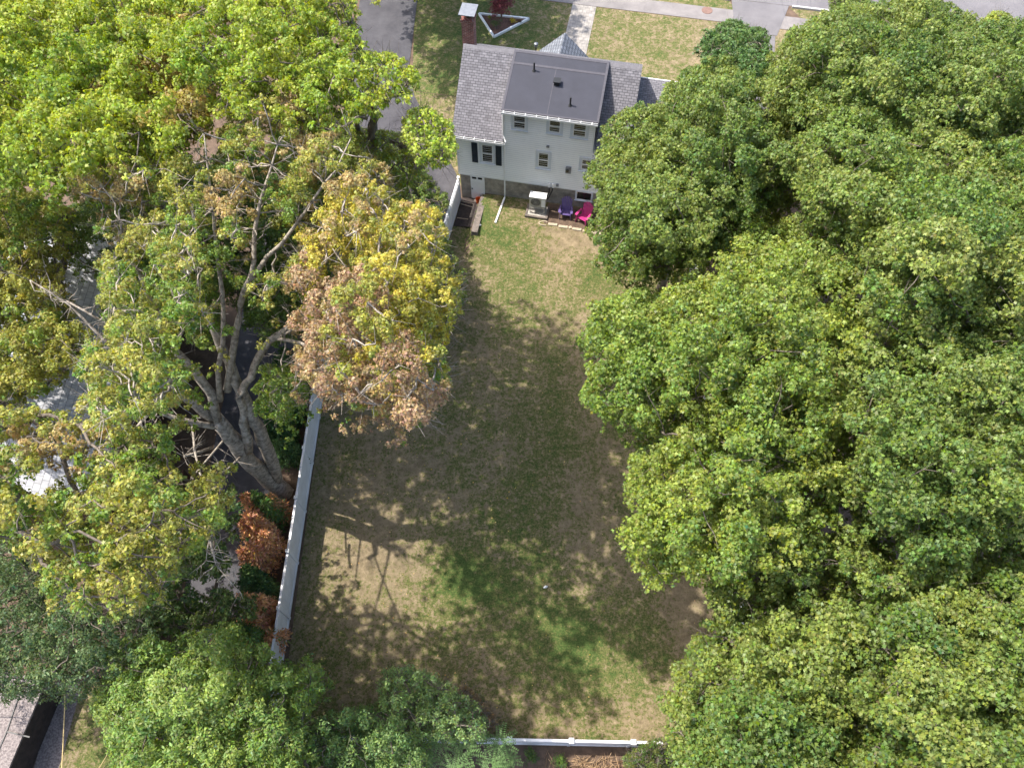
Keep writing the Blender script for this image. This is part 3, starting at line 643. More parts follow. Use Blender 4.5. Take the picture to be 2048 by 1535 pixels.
# evergreens along the left fence
def conifer(label, x, y, h, r, cols, seed, group=None):
    rng = np.random.default_rng(seed); root = empty('arborvitae', (x, y, 0), 0, label, 'evergreen', group)
    n = int(1100 * h * r / 2); ns = 6; sx = rng.normal(0, r * .42, ns); sy = rng.normal(0, r * .42, ns); sh = h * rng.uniform(.62, 1.0, ns); sx[0] = sy[0] = 0; sh[0] = h
    w = rng.integers(0, ns, n); zz = rng.uniform(.08, 1, n) ** .8 * sh[w]; a = rng.uniform(0, 2 * pi, n)
    rad = r * .52 * np.clip(1.05 - (zz / sh[w]) ** 2, .06, 1) * (1 + .3 * np.sin(a * 3 + w) * np.cos(zz * 3 + w)) * rng.uniform(.6, 1.05, n)
    T = np.stack([rad * np.cos(a) + sx[w], rad * np.sin(a) + sy[w], zz], 1); A = unit(np.stack([np.cos(a), np.sin(a), np.full(n, .9)], 1))
    pa = np.array(cols, float); w_ = ((w * 37 % 5) / 4.0 * .9)[:, None]
    Kc = np.where(rng.random((n, 1)) < w_, pa[0], pa[1])
    leaf_mesh('foliage', T, A, Kc, rng, .17, 6, NEED, -.6, root, M['needle'])
    MB().tube([(0, 0, -.1), (0, 0, h * .5), (0, 0, h * .92)], [.08, .05, .01], 6).build('trunk', M['bark'], root)
GA = 'arborvitae hedge along the left fence'
DG = ((.05, .105, .04), (.08, .14, .045)); BR = ((.70, .40, .21), (.50, .27, .14)); MX = ((.50, .26, .13), (.10, .17, .05))
for i, (x, y, h, r, cl, lb) in enumerate([
    (-10.5, 19.0, 3.4, .75, DG, 'dark green arborvitae under the yellow maple, highest in the fence row'),
    (-10.5, 17.5, 3.5, .75, DG, 'dark green arborvitae at the top of the visible white fence panels'),
    (-10.4, 16.1, 3.5, .75, DG, 'dark green arborvitae just above the big forked trunk'),
    (-10.3, 14.9, 2.8, .6, DG, 'small dark arborvitae right beside the forked trunk'),
    (-10.7, 12.2, 3.4, .75, MX, 'half brown arborvitae just below the forked trunk'),
    (-10.6, 11.0, 3.6, .85, BR, 'rust brown dead arborvitae with the brightest tips'),
    (-10.5, 9.9, 3.5, .8, BR, 'rust brown dead arborvitae next to the fence cap'),
    (-10.7, 8.9, 3.0, .75, DG, 'dark green arborvitae between two brown dead ones'),
    (-10.6, 7.8, 3.3, .8, BR, 'dull brown arborvitae low in the fence row'),
    (-10.5, 6.7, 3.2, .8, MX, 'brown and green arborvitae peeking past the pale ash leaves'),
    (-11.6, 6.3, 2.0, .6, BR, 'small brown arborvitae set back toward the dark driveway')]):
    conifer(lb, x - .28, y, h, r, cl, 60 + i, GA)

# ------------------------------------------------------------------ white fences
def fence_run(name, label, a, b, h=1.83, n=None, capw=.15, first=True, last=True, lattice=False):
    a = np.array(a, float); b = np.array(b, float); L = np.linalg.norm(b - a); n = n or max(1, round(L / 2.44))
    d = (b - a) / L; root = empty(name, (a[0], a[1], 0), math.atan2(d[1], d[0]), label, 'fence')
    s = L / n
    for i in range(n + 1):
        if (i == 0 and not first) or (i == n and not last): continue
        x = i * s; p = MB().box(x - .06, x + .06, -.06, .06, -.1, h + .06).build('post', M['fence'], root)
        c = MB(); w2 = capw / 2; c.box(x - w2, x + w2, -w2, w2, h + .06, h + .085)
        c.add([(x - w2 + .01, -w2 + .01, h + .085), (x + w2 - .01, -w2 + .01, h + .085), (x + w2 - .01, w2 - .01, h + .085), (x - w2 + .01, w2 - .01, h + .085), (x, 0, h + .13)], [(0, 1, 4), (1, 2, 4), (2, 3, 4), (3, 0, 4)])
        c.build('post_cap', M['white'], p)
    for i in range(n):
        x0, x1 = i * s + .06, (i + 1) * s - .06
        m = MB(); ht = h - .32 if lattice else h - .05
        m.box(x0, x1, -.045, .045, .05, .19); m.box(x0, x1, -.045, .045, ht - .09, ht)
        if lattice: m.box(x0, x1, -.045, .045, h - .05, h)
        k = int((x1 - x0) / .15); wd = (x1 - x0) / k
        for j in range(k): m.box(x0 + j * wd + .004, x0 + (j + 1) * wd - .004, -.012, .012, .19, ht - .09)
        if lattice:
            q = x0
            while q < x1 - .2:
                m.bar((q, 0, ht), (q + .25, 0, h - .05), .02, .012); m.bar((q + .25, .014, ht), (q, .014, h - .05), .02, .012); q += .11
        else: m.box(x0, x1, -.05, .05, h - .05, h - .02)
        m.build('panel', M['fence'], root)
    return root
fence_run('privacy_fence', 'long white privacy fence down the left side of the shady lawn', (-9.47, 22.33), (-9.78, 2.87), n=8)
fence_run('privacy_fence', 'short white fence panels jogging under the yellow maple toward the house', (-4.85, 22.33), (-9.40, 22.33), n=2, last=False)
fence_run('privacy_fence', 'white lattice topped fence running from the corner of the house', (-3.02, 31.62), (-4.85, 22.45), n=4, lattice=True, last=False)
fence_run('privacy_fence', 'low seen white back fence across the bottom of the lawn with square post caps', (-9.65, 2.95), (9.45, 2.58), h=1.75, n=8, first=False, capw=.2)
fence_run('privacy_fence', 'white fence nearly hidden under the maples on the right', (9.55, 2.62), (9.75, 31.0), n=12, first=False)

# ------------------------------------------------------------------ the house
H = empty('white_house', (HO[0], HO[1], 0), -TH, 'white clapboard house with grey shingle roof and dark dormer roof', 'house')
HW, HD = 8.95, 6.9; EZ, RZ, RY = 4.98, 7.75, 3.45
def hb(name, m, mb, parent=None, **k): return mb.build(name, m, parent or H, **k)
hb('foundation', M['concrete'], MB().box(0.03, HW - .03, .03, HD - .03, -.3, 2.0))
def clap(mb, x0, x1, z0, z1, y=0.0, dz=.14, cuts=()):
    n = max(1, round((z1 - z0) / dz)); d = (z1 - z0) / n
    for i in range(n):
        a, b = z0 + i * d, z0 + (i + 1) * d
        mb.add([(x0, y - .032, a), (x1, y - .032, a), (x1, y - .004, b), (x0, y - .004, b), (x0, y + .0, a), (x1, y + .0, a)], [(0, 1, 2, 3), (0, 4, 5, 1)])
wall = MB().box(0, HW, 0, HD, 2.0, 4.86); clap(wall, 0, HW, 2.0, 4.86)
for sx, x in ((-1, 0), (1, HW)):      # gable triangles
    wall.add([(x, 0, 4.86), (x, HD, 4.86), (x, RY, RZ - .14)], [(0, 1, 2)])
W0 = hb('wall', M['siding'], wall)
def lap_shades(x0, x1, z0, z1, par, dz=.14):  # thin grey strips paint a shade line along each siding lap
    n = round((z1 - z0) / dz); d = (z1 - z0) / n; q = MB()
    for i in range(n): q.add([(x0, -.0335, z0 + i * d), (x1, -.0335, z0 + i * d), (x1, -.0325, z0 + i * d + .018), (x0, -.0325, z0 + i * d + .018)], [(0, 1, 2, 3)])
    q.build('lap_shade_line', M['lap_shade'], par)
lap_shades(.06, 8.89, 2.0, 4.86, W0)
for x in (0, HW): hb('corner_board', M['white'], MB().box(x - .05 if x == 0 else x - .06, x + .06 if x == 0 else x + .05, -.035, .06, 1.98, 4.82))
hb('sill_board', M['white'], MB().box(-.02, HW + .02, -.028, .02, 1.93, 2.0))
sl_ = (RZ - EZ) / (RY + .22)
def zr(y): return EZ + (y + .22) * sl_ if y <= RY else RZ - (y - RY) * sl_
def roofslab(x0, x1, y0, y1, t=.12):
    return MB().extr([(y0, zr(y0) - t), (y1, zr(y1) - t), (y1, zr(y1)), (y0, zr(y0))], x0, x1)
# the roof mesh is built flat in its own frame so the shingle courses follow the slope
def slope_part(name, m, x0, x1, w_, t, origin, ang, parent=H, extra=None):
    mb = MB().box(0, x1 - x0, 0, w_, -t, 0)
    o = mb.build(name, m, parent); o.location = (x0, origin[0], origin[1]); o.rotation_euler = (ang, 0, 0)
    return o
ang = math.atan(sl_); wl = (RY + .22) / cos(ang)
r_ = slope_part('roof', M['shingle'], -.22, 2.56, wl, .12, (-.22, EZ), ang)
slope_part('roof', M['shingle'], 7.38, 9.10, wl, .12, (-.22, EZ), ang)
slope_part('roof', M['shingle'], 2.56, 7.38, wl - 1.2, .12, (-.22 + 1.2 * cos(ang), EZ + 1.2 * sin(ang)), ang) if 0 else None
fr = slope_part('roof', M['shingle'], -.22, 9.10, (HD + .3 - RY) / cos(ang), .12, (RY, RZ), -ang)
hb('ridge_cap', M['ridge'], MB().extr([(RY - .16, zr(RY - .16) + .012), (RY, RZ + .03), (RY + .16, zr(RY + .16) + .012), (RY + .16, zr(RY + .16) + .002), (RY - .16, zr(RY - .16) + .002)], -.22, 9.10))
# dormer
dwall = MB().box(2.62, 7.24, 0, 3.2, 4.86, 6.92); clap(dwall, 2.62, 7.24, 4.86, 6.92); dw = hb('dormer_wall', M['siding'], dwall); lap_shades(2.66, 7.2, 4.86, 6.92, dw)
for x in (2.57, 7.2): hb('corner_board', M['white'], MB().box(x, x + .09, -.035, .03, 4.88, 6.90), dw)
da = math.atan((RZ + .05 - 7.04) / (RY + .17)); dl = (RY + .17) / cos(da)
dr = slope_part('dormer_roof', M['membrane'], 2.48, 7.42, dl, .10, (-.17, 7.04), da)
sm = MB().box(.0, 4.94, dl * .765, dl * .80, .0, .012).box(.0, .12, 0, dl, .0, .014).box(4.82, 4.94, 0, dl, .0, .014).box(0.12, 4.82, dl - .14, dl, 0, .014).box(.12, 4.82, 0, .09, 0, .013).box(2.30, 2.34, .09, dl * .765, 0, .007)
s1 = sm.build('seam_strip', M['seam'], dr); s1.location = (0, 0, .002)
def fascia(x0, x1, y, z, par=H):
    g = MB().box(x0, x1, y - .02, y + .0, z - .17, z - .015)
    f = g.build('fascia', M['white'], par)
    gt = MB().add([(x0, y - .13, z - .015), (x1, y - .13, z - .015), (x1, y - .022, z - .11), (x0, y - .022, z - .11), (x0, y - .13, z - .11), (x1, y - .13, z - .11), (x0, y - .022, z - .02), (x1, y - .022, z - .02)],
                  [(0, 1, 5, 4), (4, 5, 2, 3), (3, 2, 7, 6)])
    gt.box(x0, x1, y - .145, y - .13, z - .11, z - .005)
    o = gt.build('gutter', M['white'], par)
    x = x0 + .1
    while x < x1: MB().box(x, x + .03, y - .14, y + .04, z - .004, z + .010).build('gutter_strap', M['white'], o); x += .56
    i = MB().box(x0 + .01, x1 - .01, y - .128, y - .024, z - .075, z - .07); i.build('gutter_strip', M['black'], o)  # black strip running the length of the gutter
fascia(-.2, 2.6, -.24, EZ - .0); fascia(7.3, 9.08, -.24, EZ); fascia(2.5, 7.4, -.19, 7.03)
hb('downspout', M['white'], MB().tube([(2.62, -.26, 4.85), (2.60, -.07, 4.6), (2.60, -.07, .80), (2.60, -.14, .66)], .042, 6))
hb('downspout', M['white'], MB().tube([(2.56, -.25, 6.92), (2.54, -.06, 6.75), (2.54, -.06, 5.3), (2.66, -.16, 5.08), (2.70, -.24, 5.0)], .042, 6))
hb('downspout', M['white'], MB().tube([(8.85, -.26, 4.85), (8.85, -.07, 4.6), (8.85, -.07, .80), (8.85, -.2, .66)], .042, 6))
def window(x0, x1, z0, z1, surround=.15, cols=3, name='window', top=True):
    s = surround; y = -.025; wn = MB()
    for a, b, c, d in ((x0 - s, x1 + s, z0 - s, z0), (x0 - s, x0, z0, z1), (x1, x1 + s, z0, z1), (x0 - s, x1 + s, z1, z1 + s)): wn.box(a, b, y - .035, y + .02, c, d)
    W = hb(name, M['trim'], wn)
    f = .03; sa = MB(); zm = (z0 + z1) / 2
    for a, b, c, d, yy in ((x0, x1, z0, z0 + f, y), *([] if cols == 1 else [(x0, x1, zm - .022, zm + .022, y - .01)]), (x0, x1, z1 - f, z1, y), (x0, x0 + f, z0 + f, z1 - f, y), (x1 - f, x1, z0 + f, z1 - f, y)):
        sa.box(a, b, yy - .03, yy + .01, c, d)
    sa.build('sash', M['white'], W)
    MB().box(x0 + .002, x1 - .002, y - .006, y - .002, z0 + .002, z1 - .002).build('pane', M['glass'], W)
    mu = MB()
    for k in range(1, cols):
        x = x0 + f + (x1 - x0 - 2 * f) * k / cols
        mu.box(x - .006, x + .006, y - .014, y - .007, zm + .03, z1 - f)
        mu.box(x - .005, x + .005, y - .012, y - .007, z0 + f, zm - .03)
    for z in (() if cols == 1 else ((zm + .03 + z1 - f) / 2, (z0 + f + zm - .03) / 2)): mu.box(x0 + f, x1 - f, y - .0155, y - .0075, z - .006, z + .006)
    if mu.v: mu.build('muntin', M['muntin'], W)
    MB().box(x0 - s - .02, x1 + s + .02, y - .075, y - .036, z0 - s, z0 - s + .04).build('sill', M['trim'], W)
for a in ((3.10, 3.70, 5.88, 6.68), (4.94, 5.50, 5.96, 6.70), (6.18, 6.82, 5.88, 6.68), (4.45, 4.99, 3.39, 4.41), (6.78, 7.57, 3.65, 4.36)): window(*a)
window(1.36, 1.95, 3.18, 4.42, .13)
window(6.67, 7.52, 1.30, 1.93, .07, 1, 'basement_window')
for x in (.80, 2.12):
    sh = MB().box(x, x + .32, -.075, -.03, 3.06, 4.46)
    for k in range(26): 
        z = 3.12 + k * .05
        sh.box(x + .04, x + .28, -.083, -.0755, z, z + .02) if k not in (12, 13) else None
    hb('shutter', M['navy'], sh)
dr_ = hb('basement_door', M['white'], MB().box(.62, 1.42, -.03, .04, .02, 1.97).box(.70, 1.00, -.04, -.031, .12, 1.6).box(1.04, 1.34, -.04, -.031, .12, 1.6))
for x in (.72, 1.06): MB().box(x, x + .24, -.045, -.034, 1.74, 1.88).build('door_window', M['glass'], dr_)
MB().tube([(.70, -.1, .95), (.70, -.03, .95)], .03, 8).build('door_handle', M['black'], dr_)
mt = hb('electric_meter', M['metal'], MB().box(5.95, 6.25, -.14, -.03, 3.28, 3.68)); MB().tube([(6.06, -.22, 3.50), (6.06, -.14, 3.50)], .08, 12).build('meter_dial', M['glass'], mt)
hb('vent_hood', M['metal'], MB().box(4.85, 5.0, -.09, -.02, 4.86, 4.98))
for x in (5.05, 5.28): hb('line_cover', M['white'], MB().box(x, x + .13, -.13, -.02, 1.98, 2.28), bevel=.02)
hb('junction_box', M['metal'], MB().box(5.50, 5.64, -.11, -.02, 2.12, 2.28))
hb('refrigerant_pipe', M['black'], MB().tube([(5.12, -.08, 2.0), (5.15, -.12, 1.7), (5.05, -.35, 1.45), (4.95, -.5, 1.3)], .035, 6).tube([(5.34, -.08, 2.0), (5.30, -.12, 1.75), (5.15, -.35, 1.4), (4.95, -.48, 1.2)], .035, 6))
# pipes on the dormer roof
def dz(y): return 7.04 + (y + .17) * math.tan(da)
for x, y in ((3.70, 2.35), (5.85, .62)):
    hb('vent_pipe', M['black'], MB().tube([(x, y, dz(y) - .05), (x, y, dz(y) + .48)], .045, 10).tube([(x, y, dz(y) - .02), (x, y, dz(y) + .06)], [.12, .055], 12))
hb('roof_vent', M['black'], MB().box(4.85, 5.12, 1.62, 1.88, dz(1.6), dz(1.6) + .22).box(4.80, 5.17, 1.57, 1.93, dz(1.6) + .22, dz(1.6) + .27))
# chimney
ch = hb('chimney', M['brick'], MB().box(-.36, .26, 3.80, 4.40, .6, 8.75).box(-.40, .30, 3.76, 4.44, 8.75, 8.9))
MB().tube([(-.03, 4.1, 8.9), (-.03, 4.1, 9.1)], .16, 12).build('flue', M['terracotta'], ch)
cp = MB().box(-.45, .38, 3.62, 4.60, 9.25, 9.29)
for x in (-.34, .27):
    for y in (3.74, 4.46): cp.box(x - .015, x + .015, y - .015, y + .015, 8.9, 9.25)
cp.build('chimney_cap', M['metal'], ch)
# entry portico toward the street
px_ = 4.4; pe = MB().extr([(0, 0)] * 0 or [(6.9, 3.1), (8.95, 3.1), (8.95, 3.38), (6.9, 3.38)], 2.98, 5.82); 
PT = hb('portico', M['white'], pe)
for sgn in (-1, 1):
    q = MB(); x1 = px_ + sgn * 1.55; t = .1
    q.add([(px_, 5.2, 4.92), (px_, 9.05, 4.92), (x1, 9.05, 3.42), (x1, 5.2, 3.42), (px_, 5.2, 4.82), (px_, 9.05, 4.82), (x1, 9.05, 3.32), (x1, 5.2, 3.32)], [(0, 1, 2, 3), (7, 6, 5, 4), (0, 4, 5, 1), (1, 5, 6, 2), (2, 6, 7, 3), (3, 7, 4, 0)])
    q.build('portico_roof', M['shingle_d'], PT)
for x in (3.15, 5.65): MB().tube([(x, 8.8, 1.15), (x, 8.8, 3.1)], .09, 10).build('column', M['white'], PT)
MB().box(3.0, 5.8, 6.9, 9.0, .9, 1.38).build('step', M['paver'], PT)
# right wing
WG = hb('side_wing', M['siding'], MB().box(HW + .01, 11.8, 1.2, 6.2, .3, 4.3))
wr = MB().box(0, 3.1, 0, 5.5, -.12, 0).build('wing_roof', M['shingle'], WG); wr.location = (HW + .05, .95, 4.25); wr.rotation_euler = (R(4), 0, 0)
MB().box(0, 3.1, 5.5, 5.56, -.14, .02).build('roof_edge', M['white'], wr)

# ------------------------------------------------------------------ things by the back wall
def hloc(lx, ly): 
    x, y = wor(lx, ly); return x, y, float(gh(np.array(x), np.array(y)))
p = hloc(4.62, -.75)
pad = empty('condenser_pad', (p[0], p[1], p[2]), -TH, 'concrete pad framed in grey timber under the heat pump', 'pad')
MB().box(-.52, .52, -.40, .36, -.2, .09).build('slab', M['padc'], pad)
MB().box(-.64, .64, -.53, -.41, -.2, .12).box(-.64, -.53, -.405, .40, -.2, .12).box(.53, .64, -.405, .40, -.2, .12).build('timber_frame', M['timber'], pad)
ac = empty('heat_pump', (p[0], p[1], p[2] + .09), -TH, 'beige heat pump unit with round fan on a metal stand', 'heat pump')
MB().box(-.45, .45, -.20, .20, .50, 1.22).build('casing', M['offwhite'], ac, bevel=.02)
MB().box(-.47, .47, -.22, .22, 1.222, 1.25).build('top_panel', M['white'], ac)
g = MB()
for k in range(7): 
    r1 = .04 + k * .038
    g.tube([(-.10 + r1 * cos(a), -.215, .86 + r1 * sin(a)) for a in np.linspace(0, 2 * pi, 25)], .0035, 4, cap=False)
for k in range(12): g.bar((-.10, -.215, .86), (-.10 + .28 * cos(k * pi / 6), -.215, .86 + .28 * sin(k * pi / 6)), .004, .004, up=(0, 1, 0))
gr = g.build('fan_grille', M['offwhite'], ac)
MB().tube([(-.10, -.204, .86), (-.10, -.196, .86)], .285, 28).build('fan_opening', M['grille'], gr)
MB().box(.22, .43, -.212, -.2, .56, 1.16).build('side_panel', M['white'], ac)
st = MB()
for x in (-.40, .40):
    for y in (-.22, .22): st.tube([(x, y, 0), (x, y, .50)], .022, 8)
st.tube([(-.40, -.22, .44), (.40, -.22, .44)], .02, 8).tube([(-.40, .22, .44), (.40, .22, .44)], .02, 8)
for x in (-.40, .40): st.tube([(x, -.22, .47), (x, .22, .47)], .02, 8)
st.build('stand', M['offwhite'], ac)
MB().tube([(-.4, -.15, .02), (-.1, -.28, .03), (.15, -.2, .02)], .012, 6).build('drain_hose', M['terracotta'], ac)

def chair(name, label, m, lx, ly, rz):
    p = hloc(lx, ly); c = empty(name, p, -TH + rz, label, 'chair')
    # facing -y
    s = MB()
    for k in range(6):
        y = -.30 + k * .085; z = .37 - k * .028
        s.obox((0, y, z), (1, 0, 0), (0, .3, 1), .52, .078, .02)
    s.build('seat', m, c, bevel=.004)
    b = MB()
    for k in range(7):
        a = (k - 3) / 3.0; x0 = a * .20; x1 = a * .30; L = .88 - .17 * a * a
        p0 = np.array((x0, .17, .22)); d = unit(np.array((x1 - x0, .30, .82))); b.obox(p0 + d * L / 2, d, (0, 1, -.3), L, .068, .02)
    b.bar((-.26, .26, .42), (.26, .26, .42), .02, .05); b.build('backrest', m, c, bevel=.006)
    for sx in (-1, 1):
        MB().prism([(sx * .27, -.38), (sx * .40, -.36), (sx * .41, -.25), (sx * .34, .22), (sx * .28, .22)][::sx], .56, .582).build('armrest', m, c)
        MB().bar((sx * .31, -.33, 0), (sx * .31, -.29, .56), .10, .025, up=(1, 0, 0)).build('leg', m, c, bevel=.004)
        MB().bar((sx * .275, -.34, .345), (sx * .275, .42, .04), .10, .022, up=(1, 0, 0)).bar((sx * .31, .20, .56), (sx * .27, .30, .10), .06, .022, up=(1, 0, 0)).build('leg', m, c)
    return c
chair('adirondack_chair', 'purple adirondack chair with slatted back against the foundation', M['purple'], 6.22, -.72, R(2))
chair('adirondack_chair', 'hot pink adirondack chair turned slightly beside the basement window', M['pink'], 7.28, -.88, R(-24))
GS = 'pale stones edging the planting bed'
for i, (lx, ly, rz, lb) in enumerate([(5.62, -1.50, .05, 'pale tan edging stone nearest the heat pump pad'), (6.22, -1.55, .03, 'tan edging stone below the purple chair'), (6.62, -1.53, .5, 'tiny edging stone between two longer tan ones'),
                                      (7.00, -1.58, 0, 'tan edging stone below the gap between the chairs'), (7.60, -1.62, -.05, 'tan edging stone below the pink chair'), (8.10, -1.64, .05, 'edging stone half covered by the maple leaves')]):
    p = hloc(lx, ly); sx = .09 if i == 2 else .26
    o = MB().box(-sx, sx, -.085, .085, -.05, .075).build('edging_stone', M['stone'], bevel=.02); o.location = p; o.rotation_euler = (0, 0, -TH + rz)
    tag(o, lb, 'stone', GS)
p = hloc(8.95, -1.35)
o = MB().box(-.08, .08, -.40, .40, -.02, .09).build('splash_block', M['white'], bevel=.01); o.location = p; o.rotation_euler = (0, 0, -TH - .5); tag(o, 'white downspout piece lying tilted by the maple leaves', 'downspout')
p = hloc(8.55, -1.3)
o = MB().box(-.13, .13, -.2, .2, -.04, .08).build('paving_brick', M['stone'], bevel=.02); o.location = p; o.rotation_euler = (0, 0, -TH - .1); tag(o, 'pinkish brick beside the tilted white downspout piece', 'brick')
p = hloc(5.08, -1.5); o = MB()
o.tube([(.24 * cos(a), .15 * sin(a), .03 + .02 * sin(2 * a)) for a in np.linspace(.4, 5.4, 14)], .03, 6)
o = o.build('hose', M['stone']); o.location = p; tag(o, 'short curled tan hose beside the pad corner', 'hose')
# white leader pipe lying on the grass
P0 = np.array(hloc(2.60, -.2)); P1 = np.array(hloc(2.42, -1.95))
o = MB().bar(P0 + (0, 0, .10), P1 + (0, 0, .05), .10, .07).build('leader_pipe', M['white'], bevel=.01); tag(o, 'white downspout extension lying straight out on the grass', 'pipe')
# timber retaining wall
tw = empty('timber_wall', (*wor(1.38, 0), 0), -TH, 'weathered timber retaining wall beside the basement door', 'wall')
for k, (y0, y1, z1) in enumerate([(-2.95, -.02, .22), (-2.9, -.04, .42), (-2.88, -.05, .62)]):
    q = MB(); L = (y1 - y0) / 3
    for j in range(3): q.box(-.16, .20, y0 + j * L + .006, y0 + (j + 1) * L - .006, z1 - .2 + .003, z1 - (.004 if k < 2 else 0))
    q.build('timber', M['timber'], tw, bevel=.01)
MB().box(-.58, -.17, -1.5, -.1, -.1, .14).build('lower_step', M['timber'], tw, bevel=.01)
bk = empty('bucket', (*wor(1.10, -.35), .15), 0, 'orange plastic bucket by the basement door', 'bucket')
MB().tube([(0, 0, 0), (0, 0, .36), (0, 0, .37)], [.125, .155, .165], 16, cap=False).tube([(0, 0, .01), (0, 0, .02)], .12, 16).build('pail', M['orange'], bk)
MB().tube([(.16 * cos(a), .03, .36 + .16 * sin(a)) for a in np.linspace(0, pi, 9)], .006, 4).build('handle', M['metal'], bk)
rm = sheet('door_mat_ground', lpoly((.02, -2.2), (1.15, -2.2), (1.15, -.02), (.02, -.02)), M['darksoil'], .022, step=.3); rm.name = 'asphalt_landing'
for i, (a, b, lb) in enumerate([((.08, -.35), (1.0, -.45), 'upper thin wooden pole lying near the basement door'), ((.08, -.55), (1.0, -.72), 'lower thin wooden pole lying near the basement door')]):
    q = MB().bar((*wor(*a), .09), (*wor(*b), .09), .04, .04).build('wooden_pole', M['stick']); tag(q, lb, 'pole', 'poles by the basement door')
q = MB().bar((*wor(.1, -1.6), .07), (*wor(.75, -1.6), .07), .03, .03).build('wooden_stake', M['stick']); tag(q, 'short stake lying on the dark landing by the lattice fence', 'stake')
# white litter on the lawn
for u, v, s_, lb in ((1092, 1175, .11, 'small crumpled white scrap lying in the middle of the shady lawn'), (960, 463, .12, 'white chip lying at the end of the timber wall')):
    p = at(u, v, 0); q = MB().tube([(-s_, 0, .03), (0, .03, .08), (s_ * .7, .06, .04)], [.03, .07, .02], 6).build('litter', M['white']); q.location = (p[0], p[1], float(gh(p[0], p[1])) + .02); tag(q, lb, 'litter')

# ------------------------------------------------------------------ front garden
tri = [(-2.18, 46.63), (1.12, 46.12), (-1.17, 44.33)]
tb = empty('flower_bed', (-.7, 45.7, 1.2), 0, 'triangular mulched bed edged in white boards on the front lawn', 'flower bed')
q = MB()
for i in range(3):
    a, b = tri[i], tri[(i + 1) % 3]; q.bar((a[0] + .7, a[1] - 45.7, .07), (b[0] + .7, b[1] - 45.7, .07), .11, .16)
q.build('edging_board', M['white'], tb)
MB().prism([(x + .7, y - 45.7) for x, y in tri][::-1], -.02, .05).build('mulch', mat('mulch', (.17, .09, .06), .95, (.08, .04, .03), 9, 6, .8), tb)
def bush(name, label, x, y, z, r, h, cols, seed, leaf=.06, n=60):
    rng = np.random.default_rng(seed); root = empty(name, (x, y, z), 0, label, 'shrub')
    k = max(5, int(9 * r / .4)); c = unit(rng.normal(size=(k, 3))) * rng.uniform(.3, .65, (k, 1)) * np.array([r, r, h * .35]); c[:, 2] += h * .6
    pa = np.array(cols, float); cc = pa[0] + (pa[1] - pa[0]) * rng.uniform(0, 1, (k, 1))
    T, A, K = clump_tips(c, np.full(k, r * .55), .8, cc, rng, 12 * (2.0 / r) ** 1.6 * .55, n * .55)
    leaf_mesh('foliage', T, A, K, rng, leaf, 5, LEAF4, .2, root, M['leaf'])
    mb = MB()
    for q_ in c[:5]: mb.tube([(0, 0, -.05), tuple(q_ * .5), tuple(q_)], [.03, .02, .008], 5)
    mb.build('stem', M['bark'], root)
bush('japanese_maple', 'round dark red shrub rising from the triangular bed', -.75, 45.85, 1.22, .85, 1.9, ((.17, .045, .05), (.26, .08, .085)), 81, .07, 110)
bush('shrub', 'small round green shrub in the near corner of the triangular bed', -1.0, 45.15, 1.22, .36, .7, ((.04, .10, .02), (.08, .15, .03)), 82, .05)
bush('yellow_flowers', 'low yellow flowering plant at the right of the red shrub', .05, 45.75, 1.22, .22, .35, ((.55, .42, .02), (.4, .38, .03)), 83, .05, 30)
bush('shrub', 'tiny reddish plant in the right tip of the triangular bed', .45, 45.8, 1.22, .2, .3, ((.15, .07, .05), (.12, .10, .04)), 84, .05, 30)
bush('shrub', 'small yellowish plant in the left part of the triangular bed', -1.45, 46.1, 1.22, .2, .3, ((.3, .28, .03), (.15, .18, .03)), 85, .05, 30)
lp = empty('lamp_post', (*wor(2.55, 10.2), 1.2), 0, 'small silver topped lamp post beside the portico roof', 'lamp post')
MB().tube([(0, 0, 0), (0, 0, 1.6)], .04, 8).build('pole', M['black'], lp)
MB().tube([(0, 0, 1.6), (0, 0, 1.68), (0, 0, 1.86), (0, 0, 1.9)], [.06, .12, .13, .03], 10).build('lantern', M['metal'], lp)
o = MB().tube([(0, 0, 0), (0, 0, .02)], .36, 24).build('manhole_cover', M['iron']); p = at(1414, 22, 1.2); o.location = (p[0], p[1], 1.2 + .024); tag(o, 'round rusty manhole cover set in the sidewalk', 'manhole cover')
# overhead wires crossing above the street
for i, (du, lb) in enumerate(((0, 'left overhead wire of the street bundle'), (1.2, 'middle overhead wire of the street bundle'), (2.2, 'right overhead wire of the street bundle'))):
    a = np.array((14.8 + du, 52, 7.6)); b = np.array((16.2 + du * .6, 43, 5.0))
    q = MB().tube([a + (b - a) * t + np.array((0, 0, -.5 * sin(pi * t))) for t in np.linspace(0, 1, 10)], .012, 4).build('overhead_wire', M['black']); tag(q, lb, 'wire', 'wires over the street')

